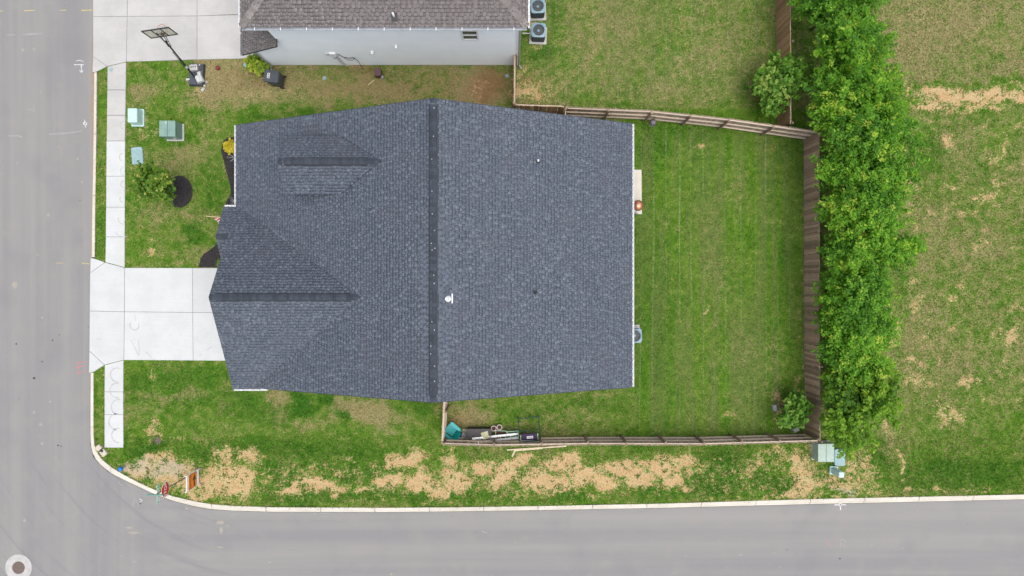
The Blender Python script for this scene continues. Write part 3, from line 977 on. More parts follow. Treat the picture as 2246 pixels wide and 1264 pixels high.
M_DUST = simple('yellow_dust', (0.315, 0.28, 0.225), (0.27, 0.255, 0.235), 0.95, 5)
for c, rx, ry in (((481, 1148), 9, 5), ((484, 1165), 4, 10), ((281, 1159), 9, 3), ((290, 1170), 14, 3), ((481, 1202), 8, 2), ((103, 472), 3, 5), ((80, 559), 2, 2), ((72, 905), 4, 4),
                  ((87, 932), 5, 4), ((47, 108), 4, 3.5), ((71, 107), 3.5, 3), ((35, 358), 3, 2), ((168, 348), 3, 3), ((30, 625), 8, 8), ((108, 882), 3, 3), ((90, 697), 3, 3), ((51, 1143), 4, 4), ((90, 974), 3, 4)):
    blot('dust_blot', c, rx, ry, M_DUST)
for c, r_ in (((33, 755), 2.2), ((90, 794), 2), ((113, 747), 2), ((72, 830), 3), ((128, 735), 1.5), ((125, 978), 2), ((132, 980), 1.6), ((173, 440), 1.4), ((306, 1106), 2), ((1844, 1227), 2.2), ((1290, 1110), 1.2), ((1728, 1208), 1.4)):
    blot('tar_spot', c, r_, r_ * .8, M_RUBBER)

# ------------------------------------------------------------------ concrete: driveways and pavements, slab by slab
def paving(name, mat, slabs, base=None, gap=0.024, top=0.034):
    root = link(name, None)
    tag(root, kind='structure')
    for s in slabs:
        w_ = [W(*p) for p in s]
        MB().prism(poly_inset(w_, gap / 2), -0.16, top + random.uniform(-0.002, 0.002)).build('concrete_slab', mat, root)
    if base:
        m = MB()
        for b_ in base:
            m.prism(poly_inset([W(*p) for p in b_], 0.012), -0.17, 0.016)
        m.build('joint_filler', M_BED, root)
    return root


def lerp(a, b, t):
    return a + (b - a) * t


# neighbour's driveway
nd = [(205, -90), (280.5, -90), (280, 37), (205, 37.5)], [(280.5, -90), (433, -90), (433, 36), (280, 37)], [(433, -90), (548, -90), (548, 31), (433, 36)], \
    [(205, 37.5), (280, 37), (278, 136.5), (236.5, 146.5), (205, 124.5)], [(280, 37), (433, 36), (433, 131.5), (278, 136.5)], [(433, 36), (600, 31), (600, 128), (433, 131.5)], \
    [(205, 124.5), (236.5, 146.5), (213.5, 158), (203.5, 160)]
paving('neighbour_driveway', M_CONC_O, nd, [[(205, -90), (600, -90), (600, 128), (278, 136.5), (236.5, 146.5), (213.5, 158), (203.5, 160)]])
# pavement north of the driveway
ed_l = lambda y: np.interp(y, [147, 316, 574], [236.5, 234.5, 232.5])
ed_r = lambda y: np.interp(y, [136, 316, 588], [278, 275.5, 274.5])
js = [198, 253.5, 310, 387, 455, 520]
sl_ = [[(236.5, 146.5), (278, 136.5), (ed_r(198), 198), (ed_l(198), 198)]]
for a, b in zip(js[:-1], js[1:]):
    sl_.append([(ed_l(a), a), (ed_r(a), a), (ed_r(b), b), (ed_l(b), b)])
sl_.append([(ed_l(520), 520), (ed_r(520), 520), (274.5, 587), (232, 575.5)])
pv = paving('sidewalk', M_CONC, sl_[3:], [[(236.5, 146.5), (278, 136.5), (275.5, 316), (274.5, 587), (232, 575.5), (234.5, 316)]])
for s in sl_[:3]:
    MB().prism(poly_inset([W(*p) for p in s], 0.018), -0.16, 0.034).build('concrete_slab', M_CONC_O, pv)
# pavement south of it
js = [859.5, 909.5]
sl_ = [[(230.5, 801), (272, 790), (271.5, 859.5), (230, 859.5)], [(230, 859.5), (271.5, 859.5), (271.5, 909.5), (230, 909.5)], [(230, 909.5), (271.5, 909.5), (272, 982), (230, 982)]]
pv2 = paving('sidewalk', M_CONC, sl_, [[(230.5, 801), (272, 790), (272, 982), (230, 982)]])
# driveway of the house
dv = [[(198.5, 599), (231.5, 576), (274.5, 587.5), (274, 684), (197.5, 682.5)], [(274.5, 587.5), (423, 588), (423.5, 685.5), (274, 684)], [(423, 588), (560, 588.5), (560, 687), (423.5, 685.5)],
      [(197.5, 682.5), (274, 684), (272.5, 790), (230.5, 800.5), (197, 770)], [(274, 684), (423.5, 685.5), (424.5, 791), (272.5, 790)], [(423.5, 685.5), (560, 687), (560, 792), (424.5, 791)],
      [(199.5, 566), (209, 567.5), (231.5, 576), (198.5, 599)], [(197, 770), (230.5, 800.5), (206.5, 816), (196, 818)]]
drv = paving('driveway', M_CONC, dv, [[(199.5, 566), (209, 567.5), (231.5, 576), (274.5, 587.5), (560, 588), (560, 792), (272.5, 790), (230.5, 800.5), (206.5, 816), (196, 818)]])
zs = 0.038
mark('scuff_mark', [ring(296, 714, 10, -30, 215)], 0.05, M_SCUFF, zs, drv)
mark('scuff_mark', [[(296, 690), (298, 704)], [(288, 745), (305, 780)], [(305, 745), (307, 780)], [(320, 770), (333, 785)]], 0.03, M_SCUFF, zs, drv)
mark('scuff_mark', [[(213, 743), (222, 745)], [(455, 768), (466, 760)], [(437, 782), (444, 778)]], 0.035, M_SCUFF, zs, drv)
for cx, cy, r_, a0, a1 in ((258, 822, 15, 90, 290), (258, 856, 16, 80, 285), (262, 893, 17, 100, 280), (258, 925, 18, 90, 280), (262, 955, 16, 90, 275)):
    mark('scuff_mark', [ring(cx, cy, r_, a0, a1)], 0.055, M_SCUFF, zs, pv2)
for cx, cy, r_, a0, a1 in ((274, 275, 9, 100, 260), (272, 345, 9, 110, 250), (274, 376, 9, 100, 250), (274, 405, 8, 110, 260), (272, 437, 8, 100, 220), (272, 480, 12, 80, 190), (272, 500, 20, 70, 150)):
    mark('scuff_mark', [ring(cx, cy, r_, a0, a1)], 0.04, M_SCUFF, zs, pv)

# ------------------------------------------------------------------ roofs
EXPO = 0.158


def shingle_cells(O, eU, eV, nrm, ulen, vlen, keep, seed, uoff=0.0):
    rg = random.Random(seed)
    U0, U1, V0, V1, HB, TN = [], [], [], [], [], []
    rows = int(vlen / EXPO) + 1
    for r_ in range(rows):
        v0 = r_ * EXPO
        v1 = min(v0 + EXPO + 0.012, vlen)
        if v1 - v0 < 0.03:
            continue
        u = -rg.uniform(0, 0.25)
        tab = rg.random() < 0.5
        while u < ulen:
            wdt = rg.uniform(0.11, 0.17) if tab else rg.uniform(0.08, 0.13)
            a, b = max(u, 0), min(u + wdt, ulen)
            if b - a > 0.015:
                U0.append(a)
                U1.append(b)
                V0.append(v0)
                V1.append(v1)
                HB.append(0.030 if tab else 0.011)
                TN.append(min(1, max(0, rg.gauss(0.68, 0.12) if tab else rg.gauss(.56, .10))))
            u += wdt
            tab = not tab
    U0, U1, V0, V1, HB, TN = map(np.array, (U0, U1, V0, V1, HB, TN))
    O, eU, eV, nrm = (np.array(x, float) for x in (O, eU, eV, nrm))
    C = O + np.outer((U0 + U1) / 2, eU) + np.outer((V0 + V1) / 2, eV)
    k = keep(C[:, 0], C[:, 1], C[:, 2])
    return dict(U0=U0[k], U1=U1[k], V0=V0[k], V1=V1[k], H=HB[k], T=TN[k], C=C[k], O=O, eU=eU, eV=eV, n=nrm)


def cells_mesh(name, parts, mat):
    VV, FF, SS, TT = [], [], [], []
    base = 0
    for p in parts:
        def P(u, v, h):
            return p['O'] + np.outer(u, p['eU']) + np.outer(v, p['eV']) + np.outer(h, p['n'])
        n = len(p['U0'])
        z = np.zeros(n)
        vm = p['V0'] + .64 * (p['V1'] - p['V0'])
        hm = p['H'] * .36 + .0026
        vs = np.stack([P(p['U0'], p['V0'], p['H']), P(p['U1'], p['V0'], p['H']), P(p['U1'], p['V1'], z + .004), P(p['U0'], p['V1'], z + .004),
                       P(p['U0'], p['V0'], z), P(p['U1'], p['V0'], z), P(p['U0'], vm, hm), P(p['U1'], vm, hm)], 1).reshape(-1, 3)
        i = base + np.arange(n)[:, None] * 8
        # exposed face, butt shadow of the next course painted as a dark band, butt edge, two sides
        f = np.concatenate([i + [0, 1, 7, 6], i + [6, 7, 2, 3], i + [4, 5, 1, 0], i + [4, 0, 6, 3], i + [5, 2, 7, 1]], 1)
        VV.append(vs)
        FF.append(f.ravel())
        SS.append(np.tile([4, 4, 4, 4, 4], n))
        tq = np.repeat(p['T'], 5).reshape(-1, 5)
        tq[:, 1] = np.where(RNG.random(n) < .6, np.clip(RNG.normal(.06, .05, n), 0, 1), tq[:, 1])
        tq[:, 2] *= 0.25  # butt edge darkened too, part of the painted shadow line
        TT.append(tq.ravel())
        base += 8 * n
    return fast_mesh(name, np.concatenate(VV), np.concatenate(FF), np.concatenate(SS), mat, fattr={'tone': np.concatenate(TT)})


unit_sh = {}


def unit_shingle(mat, h, band, variant):
    k = (mat.name, h, variant)
    if k not in unit_sh:
        m = MB()
        l = EXPO + 0.012
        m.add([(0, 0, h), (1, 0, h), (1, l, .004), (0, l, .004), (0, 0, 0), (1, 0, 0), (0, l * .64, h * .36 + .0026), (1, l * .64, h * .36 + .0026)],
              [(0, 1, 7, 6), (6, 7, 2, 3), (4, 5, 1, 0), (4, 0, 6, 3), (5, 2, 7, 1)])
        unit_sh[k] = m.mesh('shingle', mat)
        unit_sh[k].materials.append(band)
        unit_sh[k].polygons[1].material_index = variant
    return unit_sh[k]


def lay_roof(root, parts, mat, mat1, nsingle, view, band):
    """the nsingle nearest tabs become shingles of their own, the rest one mesh"""
    for p in parts:
        p['D'] = np.linalg.norm(p['C'] - np.array(view), axis=1) + np.where(p['H'] > 0.02, 0, 1e6)
        if 'vis' in p:
            p['D'] = p['D'] + np.where(p['vis'](p['C'][:, 0], p['C'][:, 1], p['C'][:, 2]), 0, 1e7)
    alld = np.concatenate([p['D'] for p in parts])
    lim = np.sort(alld)[nsingle]
    for p in parts:
        sel = np.where(p['D'] < lim)[0]
        for i in sel:
            o = link('shingle', unit_shingle(mat1, float(p['H'][i]), band, int(random.random() < .6)), root)
            c0 = p['O'] + p['eU'] * p['U0'][i] + p['eV'] * p['V0'][i]
            w_ = p['U1'][i] - p['U0'][i]
            M = Matrix.Identity(4)
            for r_ in range(3):
                M[r_][0] = p['eU'][r_] * w_
                M[r_][1] = p['eV'][r_]
                M[r_][2] = p['n'][r_]
                M[r_][3] = c0[r_]
            o.matrix_local = M
        kp = p['D'] >= lim
        for key in ('U0', 'U1', 'V0', 'V1', 'H', 'T', 'C'):
            p[key] = p[key][kp]
    o = link('shingle_field', cells_mesh('shingle_field', parts, mat), root)
    tag(o, kind='stuff')


def plane_frame(O, along, up):
    eU = Vector(along).normalized()
    eV = Vector(up).normalized()
    return O, eU, eV, eU.cross(eV)


def cap_row(root, mat, p0, p1, wdt, slope, rise, name='ridge_cap', expo=0.15, lift=0.0):
    """row of folded cap shingles from p0 to p1, each overlapping the next"""
    p0, p1 = Vector(p0), Vector(p1)
    d = p1 - p0
    L = d.length
    d.normalize()
    side = d.cross(Vector((0, 0, 1))).normalized()
    upv = side.cross(d)
    h = wdt / 2
    m = MB()
    l = expo + 0.03
    t = 0.012 + rise
    dz = -h * slope
    m.add([(0, -h, dz), (0, 0, 0), (0, h, dz), (0, h, dz + t), (0, 0, t), (0, -h, dz + t),
           (l, -h, dz - .01), (l, 0, -.01), (l, h, dz - .01), (l, h, dz + t - .012), (l, 0, t - .012), (l, -h, dz + t - .012)],
          [(0, 1, 4, 5), (1, 2, 3, 4), (5, 4, 10, 11), (4, 3, 9, 10), (2, 8, 9, 3), (0, 5, 11, 6), (6, 11, 10, 7), (7, 10, 9, 8)])
    me = m.mesh(name, mat)
    n = int(L / expo)
    for i in range(n):
        o = link(name, me, root)
        c = p0 + d * (i * L / n)
        M = Matrix.Identity(4)
        for r_ in range(3):
            M[r_][0], M[r_][1], M[r_][2] = d[r_], -side[r_], upv[r_]
            M[r_][3] = c[r_] + (lift + random.uniform(0, .006)) * upv[r_]
        o.matrix_local = M


def lap_wall(m, p0, p1, z0, z1f, lap=0.115, flip=1):
    """lapped boards between two plan points; z1f(t) gives the top along the wall"""
    a, b = Vector(p0), Vector(p1)
    d = (b - a).normalized()
    out = Vector((d.y, -d.x)) * flip
    z = z0
    top = max(z1f(0), z1f(.5), z1f(1))
    while z < top - 0.01:
        # range of t where the wall is at least this high
        ts = [t / 40 for t in range(41) if z1f(t / 40) >= z + lap * 0.5]
        if ts:
            A, B = a.lerp(b, ts[0]), a.lerp(b, ts[-1])
            e = min(lap, top - z)
            q0, q1 = A + out * 0.016, B + out * 0.016
            m.add([(q0.x, q0.y, z), (q1.x, q1.y, z), (B.x, B.y, z + e), (A.x, A.y, z + e), (A.x, A.y, z), (B.x, B.y, z)], [(0, 1, 2, 3), (4, 5, 1, 0)])
        z += lap


def gutter(root, p0, p1, mat=None, hang=0.9, wdt=0.085, spikes=True):
    """open trough between two eave points (outer side to the right of travel)"""
    a, b = Vector(p0), Vector(p1)
    d = (b - a).normalized()
    o_ = Vector((d.y, -d.x, 0))
    prof = [(0, 0), (0, -0.10), (wdt * .8, -0.10), (wdt, -0.03), (wdt, 0.0), (wdt - .018, 0.0), (wdt - .018, -0.03), (wdt * .72, -0.085), (.012, -0.085), (.012, 0)]
    m = MB()
    vs = [p + o_ * x + Vector((0, 0, z)) for p in (a, b) for x, z in prof]
    n = len(prof)
    m.add(vs, [(i, (i + 1) % n, n + (i + 1) % n, n + i) for i in range(n)] + [tuple(range(n - 1, -1, -1)), tuple(range(n, 2 * n))])
    g = m.build('gutter', mat or M_WHITE, root)
    L = (b - a).length
    k = max(1, int(L / hang))
    if spikes:
        me = MB().box((0, 0, 0), (0.035, wdt + 0.03, 0.012)).mesh('gutter_hanger', M_WHITE)
        for i in range(k):
            c = a + d * (L * (i + .5) / k) + o_ * (wdt / 2 - .01) + Vector((0, 0, 0.006))
            o = link('gutter_hanger', me, g)
            o.location = c
            o.rotation_euler = (0, 0, math.atan2(d.y, d.x))
    return g


def downspout(root, pts, mat=M_WHITE):
    m = MB()
    for a, b in zip(pts[:-1], pts[1:]):
        m.tube(a, b, 0.045, 0.045, 6)
    return m.build('downspout', mat, root)


def window(root, p0, p1, z0, z1, out):
    """framed window in a vertical wall between plan points"""
    a, b = Vector(p0), Vector(p1)
    d = (b - a).normalized()
    o_ = Vector(out)
    rz = math.atan2(d.y, d.x)
    L = (b - a).length
    c = (a + b) / 2
    f = MB()
    t = 0.07
    for s in (-1, 1):
        q_ = c + d * (s * (L / 2 - t / 2)) + o_ * 0.03
        f.box((q_.x, q_.y, (z0 + z1) / 2), (t, 0.07, z1 - z0), rz)
    for zz in (z0 + t / 2, z1 - t / 2, (z0 + z1) / 2):
        q_ = c + o_ * 0.032
        f.box((q_.x, q_.y, zz), (L - 2 * t + .004, 0.06, t if zz != (z0 + z1) / 2 else .05), rz)
    wn = f.build('window', M_WHITE, root)
    q_ = c + o_ * 0.012
    MB().box((q_.x, q_.y, (z0 + z1) / 2), (L - 2 * t, 0.02, z1 - z0 - 2 * t), rz).build('pane', M_GLASS, wn)
    return wn


# ---- the house with the slate-blue roof
house = thing('house', 'single-storey house under a large slate-blue shingled roof with ridge vents', 'house')
RX, RZ = -3.37, 7.25             # main ridge
EL, ZL = -13.70, 2.50            # west eave
ER, ZR = 5.93, 2.75              # east eave
YN, YS = 8.09, -4.88             # rakes
sL, sR = (RZ - ZL) / (RX - EL), (RZ - ZR) / (ER - RX)
GY_, GZ_, GS, GSS = -0.42, 5.66, 0.70, 0.59  # front gable: ridge y, ridge z, slope
GN, GSo = 4.03, -4.94            # its eaves
GX_ = -13.66
PY_, PZ_, PS, PX_ = 2.49, 3.37, 0.57, -14.34   # porch gable
DY_, DZ_, DS_, DX_ = 5.62, 6.13, 0.70, -10.40  # dormer
DHW = 1.33


def z_main(x):
    return np.where(x < RX, RZ - sL * (RX - x), RZ - sR * (x - RX))


def z_gab(y):
    return GZ_ - np.where(y > GY_, GS, GSS) * np.abs(y - GY_)


def z_por(y):
    return PZ_ - PS * np.abs(y - PY_)


def z_dor(y):
    return DZ_ - DS_ * np.abs(y - DY_)


def keep_main_w(x, y, z):
    k = (y < GN) & (z_gab(y) > z + 0.12) & (y > GSo)
    return ~k


CV = (0, 0, CAM_H)
lw, lr = math.hypot(RX - EL, RZ - ZL), math.hypot(ER - RX, RZ - ZR)
roof = link('roof', None, house)
parts = []
O, eU, eV, nn = plane_frame((EL, YN, ZL), (0, -1, 0), (RX - EL, 0, RZ - ZL))
parts.append(shingle_cells(O, eU, eV, nn, YN - YS, lw, keep_main_w, 1))
O, eU, eV, nn = plane_frame((ER, YS, ZR), (0, 1, 0), (RX - ER, 0, RZ - ZR))
parts.append(shingle_cells(O, eU, eV, nn, YN - YS, lr, lambda x, y, z: x > -99, 2))
gx1 = float(RX - (RZ - GZ_) / sL) + 0.6
gl = gx1 - GX_
O, eU, eV, nn = plane_frame((gx1, GN, float(z_gab(np.array(GN)))), (-1, 0, 0), (0, GY_ - GN, GZ_ - float(z_gab(np.array(GN)))))
parts.append(shingle_cells(O, eU, eV, nn, gl, math.hypot(GN - GY_, GZ_ - z_gab(np.array(GN))), lambda x, y, z: z > z_main(x) - 0.07, 3))
O, eU, eV, nn = plane_frame((GX_, GSo, float(z_gab(np.array(GSo)))), (1, 0, 0), (0, GY_ - GSo, GZ_ - float(z_gab(np.array(GSo)))))
parts.append(shingle_cells(O, eU, eV, nn, gl, math.hypot(GSo - GY_, GZ_ - z_gab(np.array(GSo))), lambda x, y, z: z > z_main(x) - 0.07, 4))
PE = PY_ - (4.03 - PY_)
pl = 1.7
O, eU, eV, nn = plane_frame((PX_ + pl, 4.03, float(z_por(np.array(4.03)))), (-1, 0, 0), (0, PY_ - 4.03, PZ_ - float(z_por(np.array(4.03)))))
kp = lambda x, y, z: (x < GX_) | (z > z_gab(y) - 0.05)
parts.append(shingle_cells(O, eU, eV, nn, pl, math.hypot(4.03 - PY_, PZ_ - z_por(np.array(4.03))), kp, 5))
O, eU, eV, nn = plane_frame((PX_, PE, float(z_por(np.array(PE)))), (1, 0, 0), (0, PY_ - PE, PZ_ - float(z_por(np.array(PE)))))
parts.append(shingle_cells(O, eU, eV, nn, pl, math.hypot(PE - PY_, PZ_ - z_por(np.array(PE))), kp, 6))
dx1 = float(RX - (RZ - DZ_) / sL) + 0.5
dl = dx1 - DX_
zde = DZ_ - DS_ * DHW
kd = lambda x, y, z: z > z_main(x) - 0.07
O, eU, eV, nn = plane_frame((dx1, DY_ + DHW, zde), (-1, 0, 0), (0, -DHW, DZ_ - zde))
parts.append(shingle_cells(O, eU, eV, nn, dl, math.hypot(DHW, DZ_ - zde), kd, 7))
O, eU, eV, nn = plane_frame((DX_, DY_ - DHW, zde), (1, 0, 0), (0, DHW, DZ_ - zde))
parts.append(shingle_cells(O, eU, eV, nn, dl, math.hypot(DHW, DZ_ - zde), kd, 8))
lay_roof(roof, parts, M_SH, M_SH1, 300, CV, M_BSHADE)
# decks under the shingles
e = 0.012
dk = MB()
zg = lambda y: float(z_gab(np.array(y)))
zm = lambda x: float(z_main(np.array(x)))
dk.slab([(EL, GN + .02, ZL - e), (RX, GN + .02, RZ - e), (RX, YN, RZ - e), (EL, YN, ZL - e)], 0.14)
dk.slab([(-13.62, 3.2, zm(-13.62) - e), (-12.55, 3.2, zm(-12.55) - e), (-12.55, GN + .01, zm(-12.55) - e), (-13.62, GN + .01, zm(-13.62) - e)], 0.14)
dk.slab([(-12.55, YS, zm(-12.55) - e), (RX, YS, RZ - e), (RX, GN, RZ - e), (-12.55, GN, zm(-12.55) - e)], 0.14)
dk.slab([(RX, YS, RZ - e), (ER, YS, ZR - e), (ER, YN, ZR - e), (RX, YN, RZ - e)], 0.14)
vx = lambda z: RX - (RZ - z) / sL
dk.slab([(GX_, GY_, GZ_ - e), (GX_, GN, zg(GN) - e), (vx(zg(GN)) + .3, GN, zg(GN) - e), (vx(GZ_) + .3, GY_, GZ_ - e)][::-1], 0.12)
dk.slab([(GX_, GY_, GZ_ - e), (GX_, GSo, zg(GSo) - e), (vx(zg(GSo)) + .3, GSo, zg(GSo) - e), (vx(GZ_) + .3, GY_, GZ_ - e)], 0.12)
zp = lambda y: PZ_ - PS * abs(y - PY_)
dk.slab([(PX_, PY_, PZ_ - e), (PX_, 4.03, zp(4.03) - e), (GX_ + .9, 4.03, zp(4.03) - e), (GX_ + .9, PY_, PZ_ - e)][::-1], 0.10)
dk.slab([(PX_, PY_, PZ_ - e), (PX_, PE, zp(PE) - e), (GX_ + .9, PE, zp(PE) - e), (GX_ + .9, PY_, PZ_ - e)], 0.10)
zd = lambda y: DZ_ - DS_ * abs(y - DY_)
for s in (-1, 1):
    ye = DY_ + s * DHW
    q4 = [(DX_, DY_, DZ_ - e), (DX_, ye, zde - e), (vx(zde) + .2, ye, zde - e), (vx(DZ_) + .2, DY_, DZ_ - e)]
    dk.slab(q4[::-1] if s > 0 else q4, 0.10)
dk.build('roof_deck', M_DECK, roof)
# drip edges along the rakes, ridge vents with their caps
for y in (YN, YS):
    for (xa, za), (xb, zb) in (((EL if y > 0 else -12.1, ZL if y > 0 else zm(-12.1)), (RX, RZ)), ((RX, RZ), (ER, ZR))):
        s = 1 if y > 0 else -1
        q4 = [(xa, y, za + .004), (xa, y + s * .025, za + .004), (xb, y + s * .025, zb + .004), (xb, y, zb + .004)]
        MB().slab(q4 if s > 0 else q4[::-1], 0.13).build('drip_edge', M_CAP, roof)


def ridge_vent(root, p0, p1, wdt, slope):
    m = MB()
    a, b = Vector(p0), Vector(p1)
    d = (b - a).normalized()
    s = Vector((d.y, -d.x, 0))
    h = wdt / 2
    prof = [(-h, -h * slope - .01), (-h, -h * slope + .05), (0, .065), (h, -h * slope + .05), (h, -h * slope - .01)]
    n = len(prof)
    m.add([p + s * x + Vector((0, 0, z)) for p in (a, b) for x, z in prof], [(i, (i + 1) % n, n + (i + 1) % n, n + i) for i in range(n)] + [tuple(range(n)), tuple(range(2 * n - 1, n - 1, -1))])
    o = m.build('ridge_vent', M_BLACK, root)
    cap_row(o, M_CAP, a + Vector((0, 0, .064)), b + Vector((0, 0, .064)), wdt - 0.085, slope, 0.0)
    return o


ridge_vent(roof, (RX, W(950, 230, RZ)[1], RZ), (RX, W(950, 866, RZ)[1], RZ), 0.38, 0.36)
cap_row(roof, M_CAP, (RX, YN - .01, RZ + .02), (RX, W(950, 230, RZ)[1], RZ + .02), 0.30, 0.45, 0.0)
cap_row(roof, M_CAP, (RX, W(950, 866, RZ)[1], RZ + .02), (RX, YS + .01, RZ + .02), 0.30, 0.45, 0.0)
xg0, xg1 = W(474, 651, GZ_)[0], W(767, 651, GZ_)[0]
ridge_vent(roof, (xg0, GY_, GZ_), (xg1, GY_, GZ_), 0.36, 0.5)
cap_row(roof, M_CAP, (GX_ + .01, GY_, GZ_ + .02), (xg0, GY_, GZ_ + .02), 0.28, 0.6, 0.0)
cap_row(roof, M_CAP, (xg1, GY_, GZ_ + .02), (W(797, 651, GZ_)[0], GY_, GZ_ + .02), 0.28, 0.6, 0.0)
xd0, xd1 = W(623, 354, DZ_)[0], W(804, 354, DZ_)[0]
ridge_vent(roof, (xd0, DY_, DZ_), (xd1, DY_, DZ_), 0.36, 0.5)
cap_row(roof, M_CAP, (DX_ + .01, DY_, DZ_ + .02), (xd0, DY_, DZ_ + .02), 0.28, 0.6, 0.0)
cap_row(roof, M_CAP, (xd1, DY_, DZ_ + .02), (W(838, 354, DZ_)[0], DY_, DZ_ + .02), 0.28, 0.6, 0.0)
cap_row(roof, M_CAP, (PX_ + .01, PY_, PZ_ + .02), (GX_ + .25, PY_, PZ_ + .02), 0.28, 0.5, 0.0)
# valley lines: narrow metal seams where slopes meet
for s, yE in ((1, GN), (-1, GSo)):
    m = MB()
    a, b = Vector((vx(zg(yE)), yE, zg(yE) + .012)), Vector((vx(GZ_), GY_, GZ_ + .012))
    m.tube(a, b, 0.013, 0.013, 5)
    m.build('valley_seam', M_DECK, roof)
for s in (-1, 1):
    MB().tube((vx(zde), DY_ + s * DHW, zde + .012), (vx(DZ_), DY_, DZ_ + .012), 0.022, 0.022, 5).build('valley_seam', M_DECK, roof)
# white nail heads on the main ridge vent
nm = MB().box((0, 0, 0), (.03, .03, .006)).mesh('nail_head', M_WHITE)
for py in (238, 300, 350, 420, 470, 506, 534, 545, 549, 604, 622, 706, 724, 759, 776, 803, 836):
    o = link('nail_head', nm, roof)
    s = random.choice((-1, 1)) * random.uniform(.02, .1)
    o.location = (RX + s, W(950, py, RZ)[1], RZ + .086 - abs(s) * .42)
    o.rotation_euler = (0, math.copysign(.4, s), 0)
# gutters
gutter(roof, (ER + .005, YS, ZR - .01), (ER + .005, YN, ZR - .01), hang=0.82)
gutter(roof, (EL - .005, YN, ZL - .01), (EL - .005, GN + .12, ZL - .01), hang=0.9)
gutter(roof, (EL + .02, 4.04, ZL - .02), (PX_ + .04, 4.04, ZL - .02), hang=0.3)
gutter(roof, (GX_ + .03, GSo - .005, zg(GSo) - .01), (W(594, 851, 2.5)[0], GSo - .005, zg(GSo) - .01), hang=0.7)
# pipes through the roof
def vent_pipe(px, py, zt, r, h, mat, boot=M_BLACK):
    x, y = W(px, py, zt)
    z0 = zm(x)
    p = MB().lathe([(r, -.1), (r, h), (r * .6, h), (r * .6, h - .12)], 14).build('vent_pipe', mat, roof, True)
    p.location = (x, y, z0)
    MB().lathe([(r * 2.3, -.06), (r * 2.0, .03), (r * 1.25, .10), (r * 1.02, .10)], 14).build('pipe_boot', boot, p, True)
    return p


vent_pipe(1182, 346, 6.0, 0.045, 0.34, M_WHITE)
vent_pipe(1176, 642, 6.0, 0.045, 0.30, M_DARK)
fl = vent_pipe(980, 656, 7.45, 0.068, 0.62, M_WHITE, M_WHITE)
fz = zm(W(991, 655, 7.1)[0])
MB().box((W(991, 655, 7.05)[0], W(991, 655, 7.05)[1], fz + .03), (.055, .42, .03), 0, ('Y', math.atan(sR))).build('flashing_strip', M_WHITE, roof)

# walls
wl = MB()
WX0, WX1, WYN, WYS = -13.35, 5.58, 7.80, -4.62
zt = 2.55
tri = lambda x0, x1: (lambda t: float(z_main(np.array(lerp(x0, x1, t)))) - 0.16)
lap_wall(wl, (WX1, WYN), (WX0, WYN), 0.3, tri(WX1, WX0), 0.15, -1)
lap_wall(wl, (WX0, WYS), (WX1, WYS), 0.3, tri(WX0, WX1), 0.15, 1)
lap_wall(wl, (WX1, WYS), (WX1, WYN), 0.3, lambda t: 2.75, 0.15, 1)
lap_wall(wl, (WX0, WYN), (WX0, WYS), 0.3, lambda t: max(2.45, zg(lerp(WYN, WYS, t)) - .14 if lerp(WYN, WYS, t) < GN else 2.45), 0.15, 1)
o = wl.build('siding', M_SIDE2, house)
tag(o, kind='stuff')
MB().box(((WX0 + WX1) / 2, (WYN + WYS) / 2, 0.12), (WX1 - WX0 + .04, WYN - WYS + .04, 0.5)).build('foundation', M_FOUND, house)
dw = MB()
for s in (-1, 1):
    lap_wall(dw, (-10.1, DY_ + s * 1.05), (-7.6, DY_ + s * 1.05), 3.9, lambda t: 5.25, 0.15, -s)
lap_wall(dw, (-10.1, DY_ + 1.05), (-10.1, DY_ - 1.05), 3.9, lambda t: zd(lerp(DY_ + 1.05, DY_ - 1.05, t)) - .14, 0.15, 1)
tag(dw.build('dormer_siding', M_SIDE2, house), kind='stuff')
gd = MB().box((WX0 - .03, -2.35, 1.15), (.05, 4.6, 2.2)).build('garage_door', M_WHITE, house)
for k in range(4):
    MB().box((WX0 - .065, -2.35, .32 + k * .55), (.02, 4.5, .49)).build('door_panel', M_WHITE, gd)
window(house, (WX0, 7.2), (WX0, 5.6), 0.9, 2.2, (-1, 0))
MB().box((WX1 + .03, 5.6, 1.15), (.05, 1.8, 2.1)).build('patio_door', M_GLASS, house)
window(house, (WX1, -1.8), (WX1, -.6), 0.9, 2.2, (1, 0))
window(house, (WX1, 2.0), (WX1, 3.4), 0.9, 2.2, (1, 0))
# porch posts
for y in (1.2, 3.8):
    MB().box((-14.1, y, 1.22), (.16, .16, 2.4)).build('porch_post', M_WHITE, house)

# ---- neighbouring two-storey house
nb = thing('house', 'white-sided two-storey neighbouring house with taupe shingled hip roof at the top edge', 'house')
NY, NXL, NXR = 11.87, -11.25, 0.28
NE_Y, NE_Z = 11.62, 5.98
NEL, NER = -12.1, 0.71
NYT = 24.0
NP = 0.5
nroof = link('roof', None, nb)
cx_ = (NEL + NER) / 2
half = (NER - NEL) / 2
parts = []
vl = half * math.hypot(1, NP)
inv = lambda x, y: np.minimum(np.minimum(y - NE_Y, NYT - y), np.minimum(x - NEL, NER - x))
tol = 0.02


def face_keep(which):
    def k(x, y, z):
        d = dict(S=y - NE_Y, W=x - NEL, E=NER - x)[which]
        return (d <= inv(x, y) + tol) & (y < 18.2)
    return k


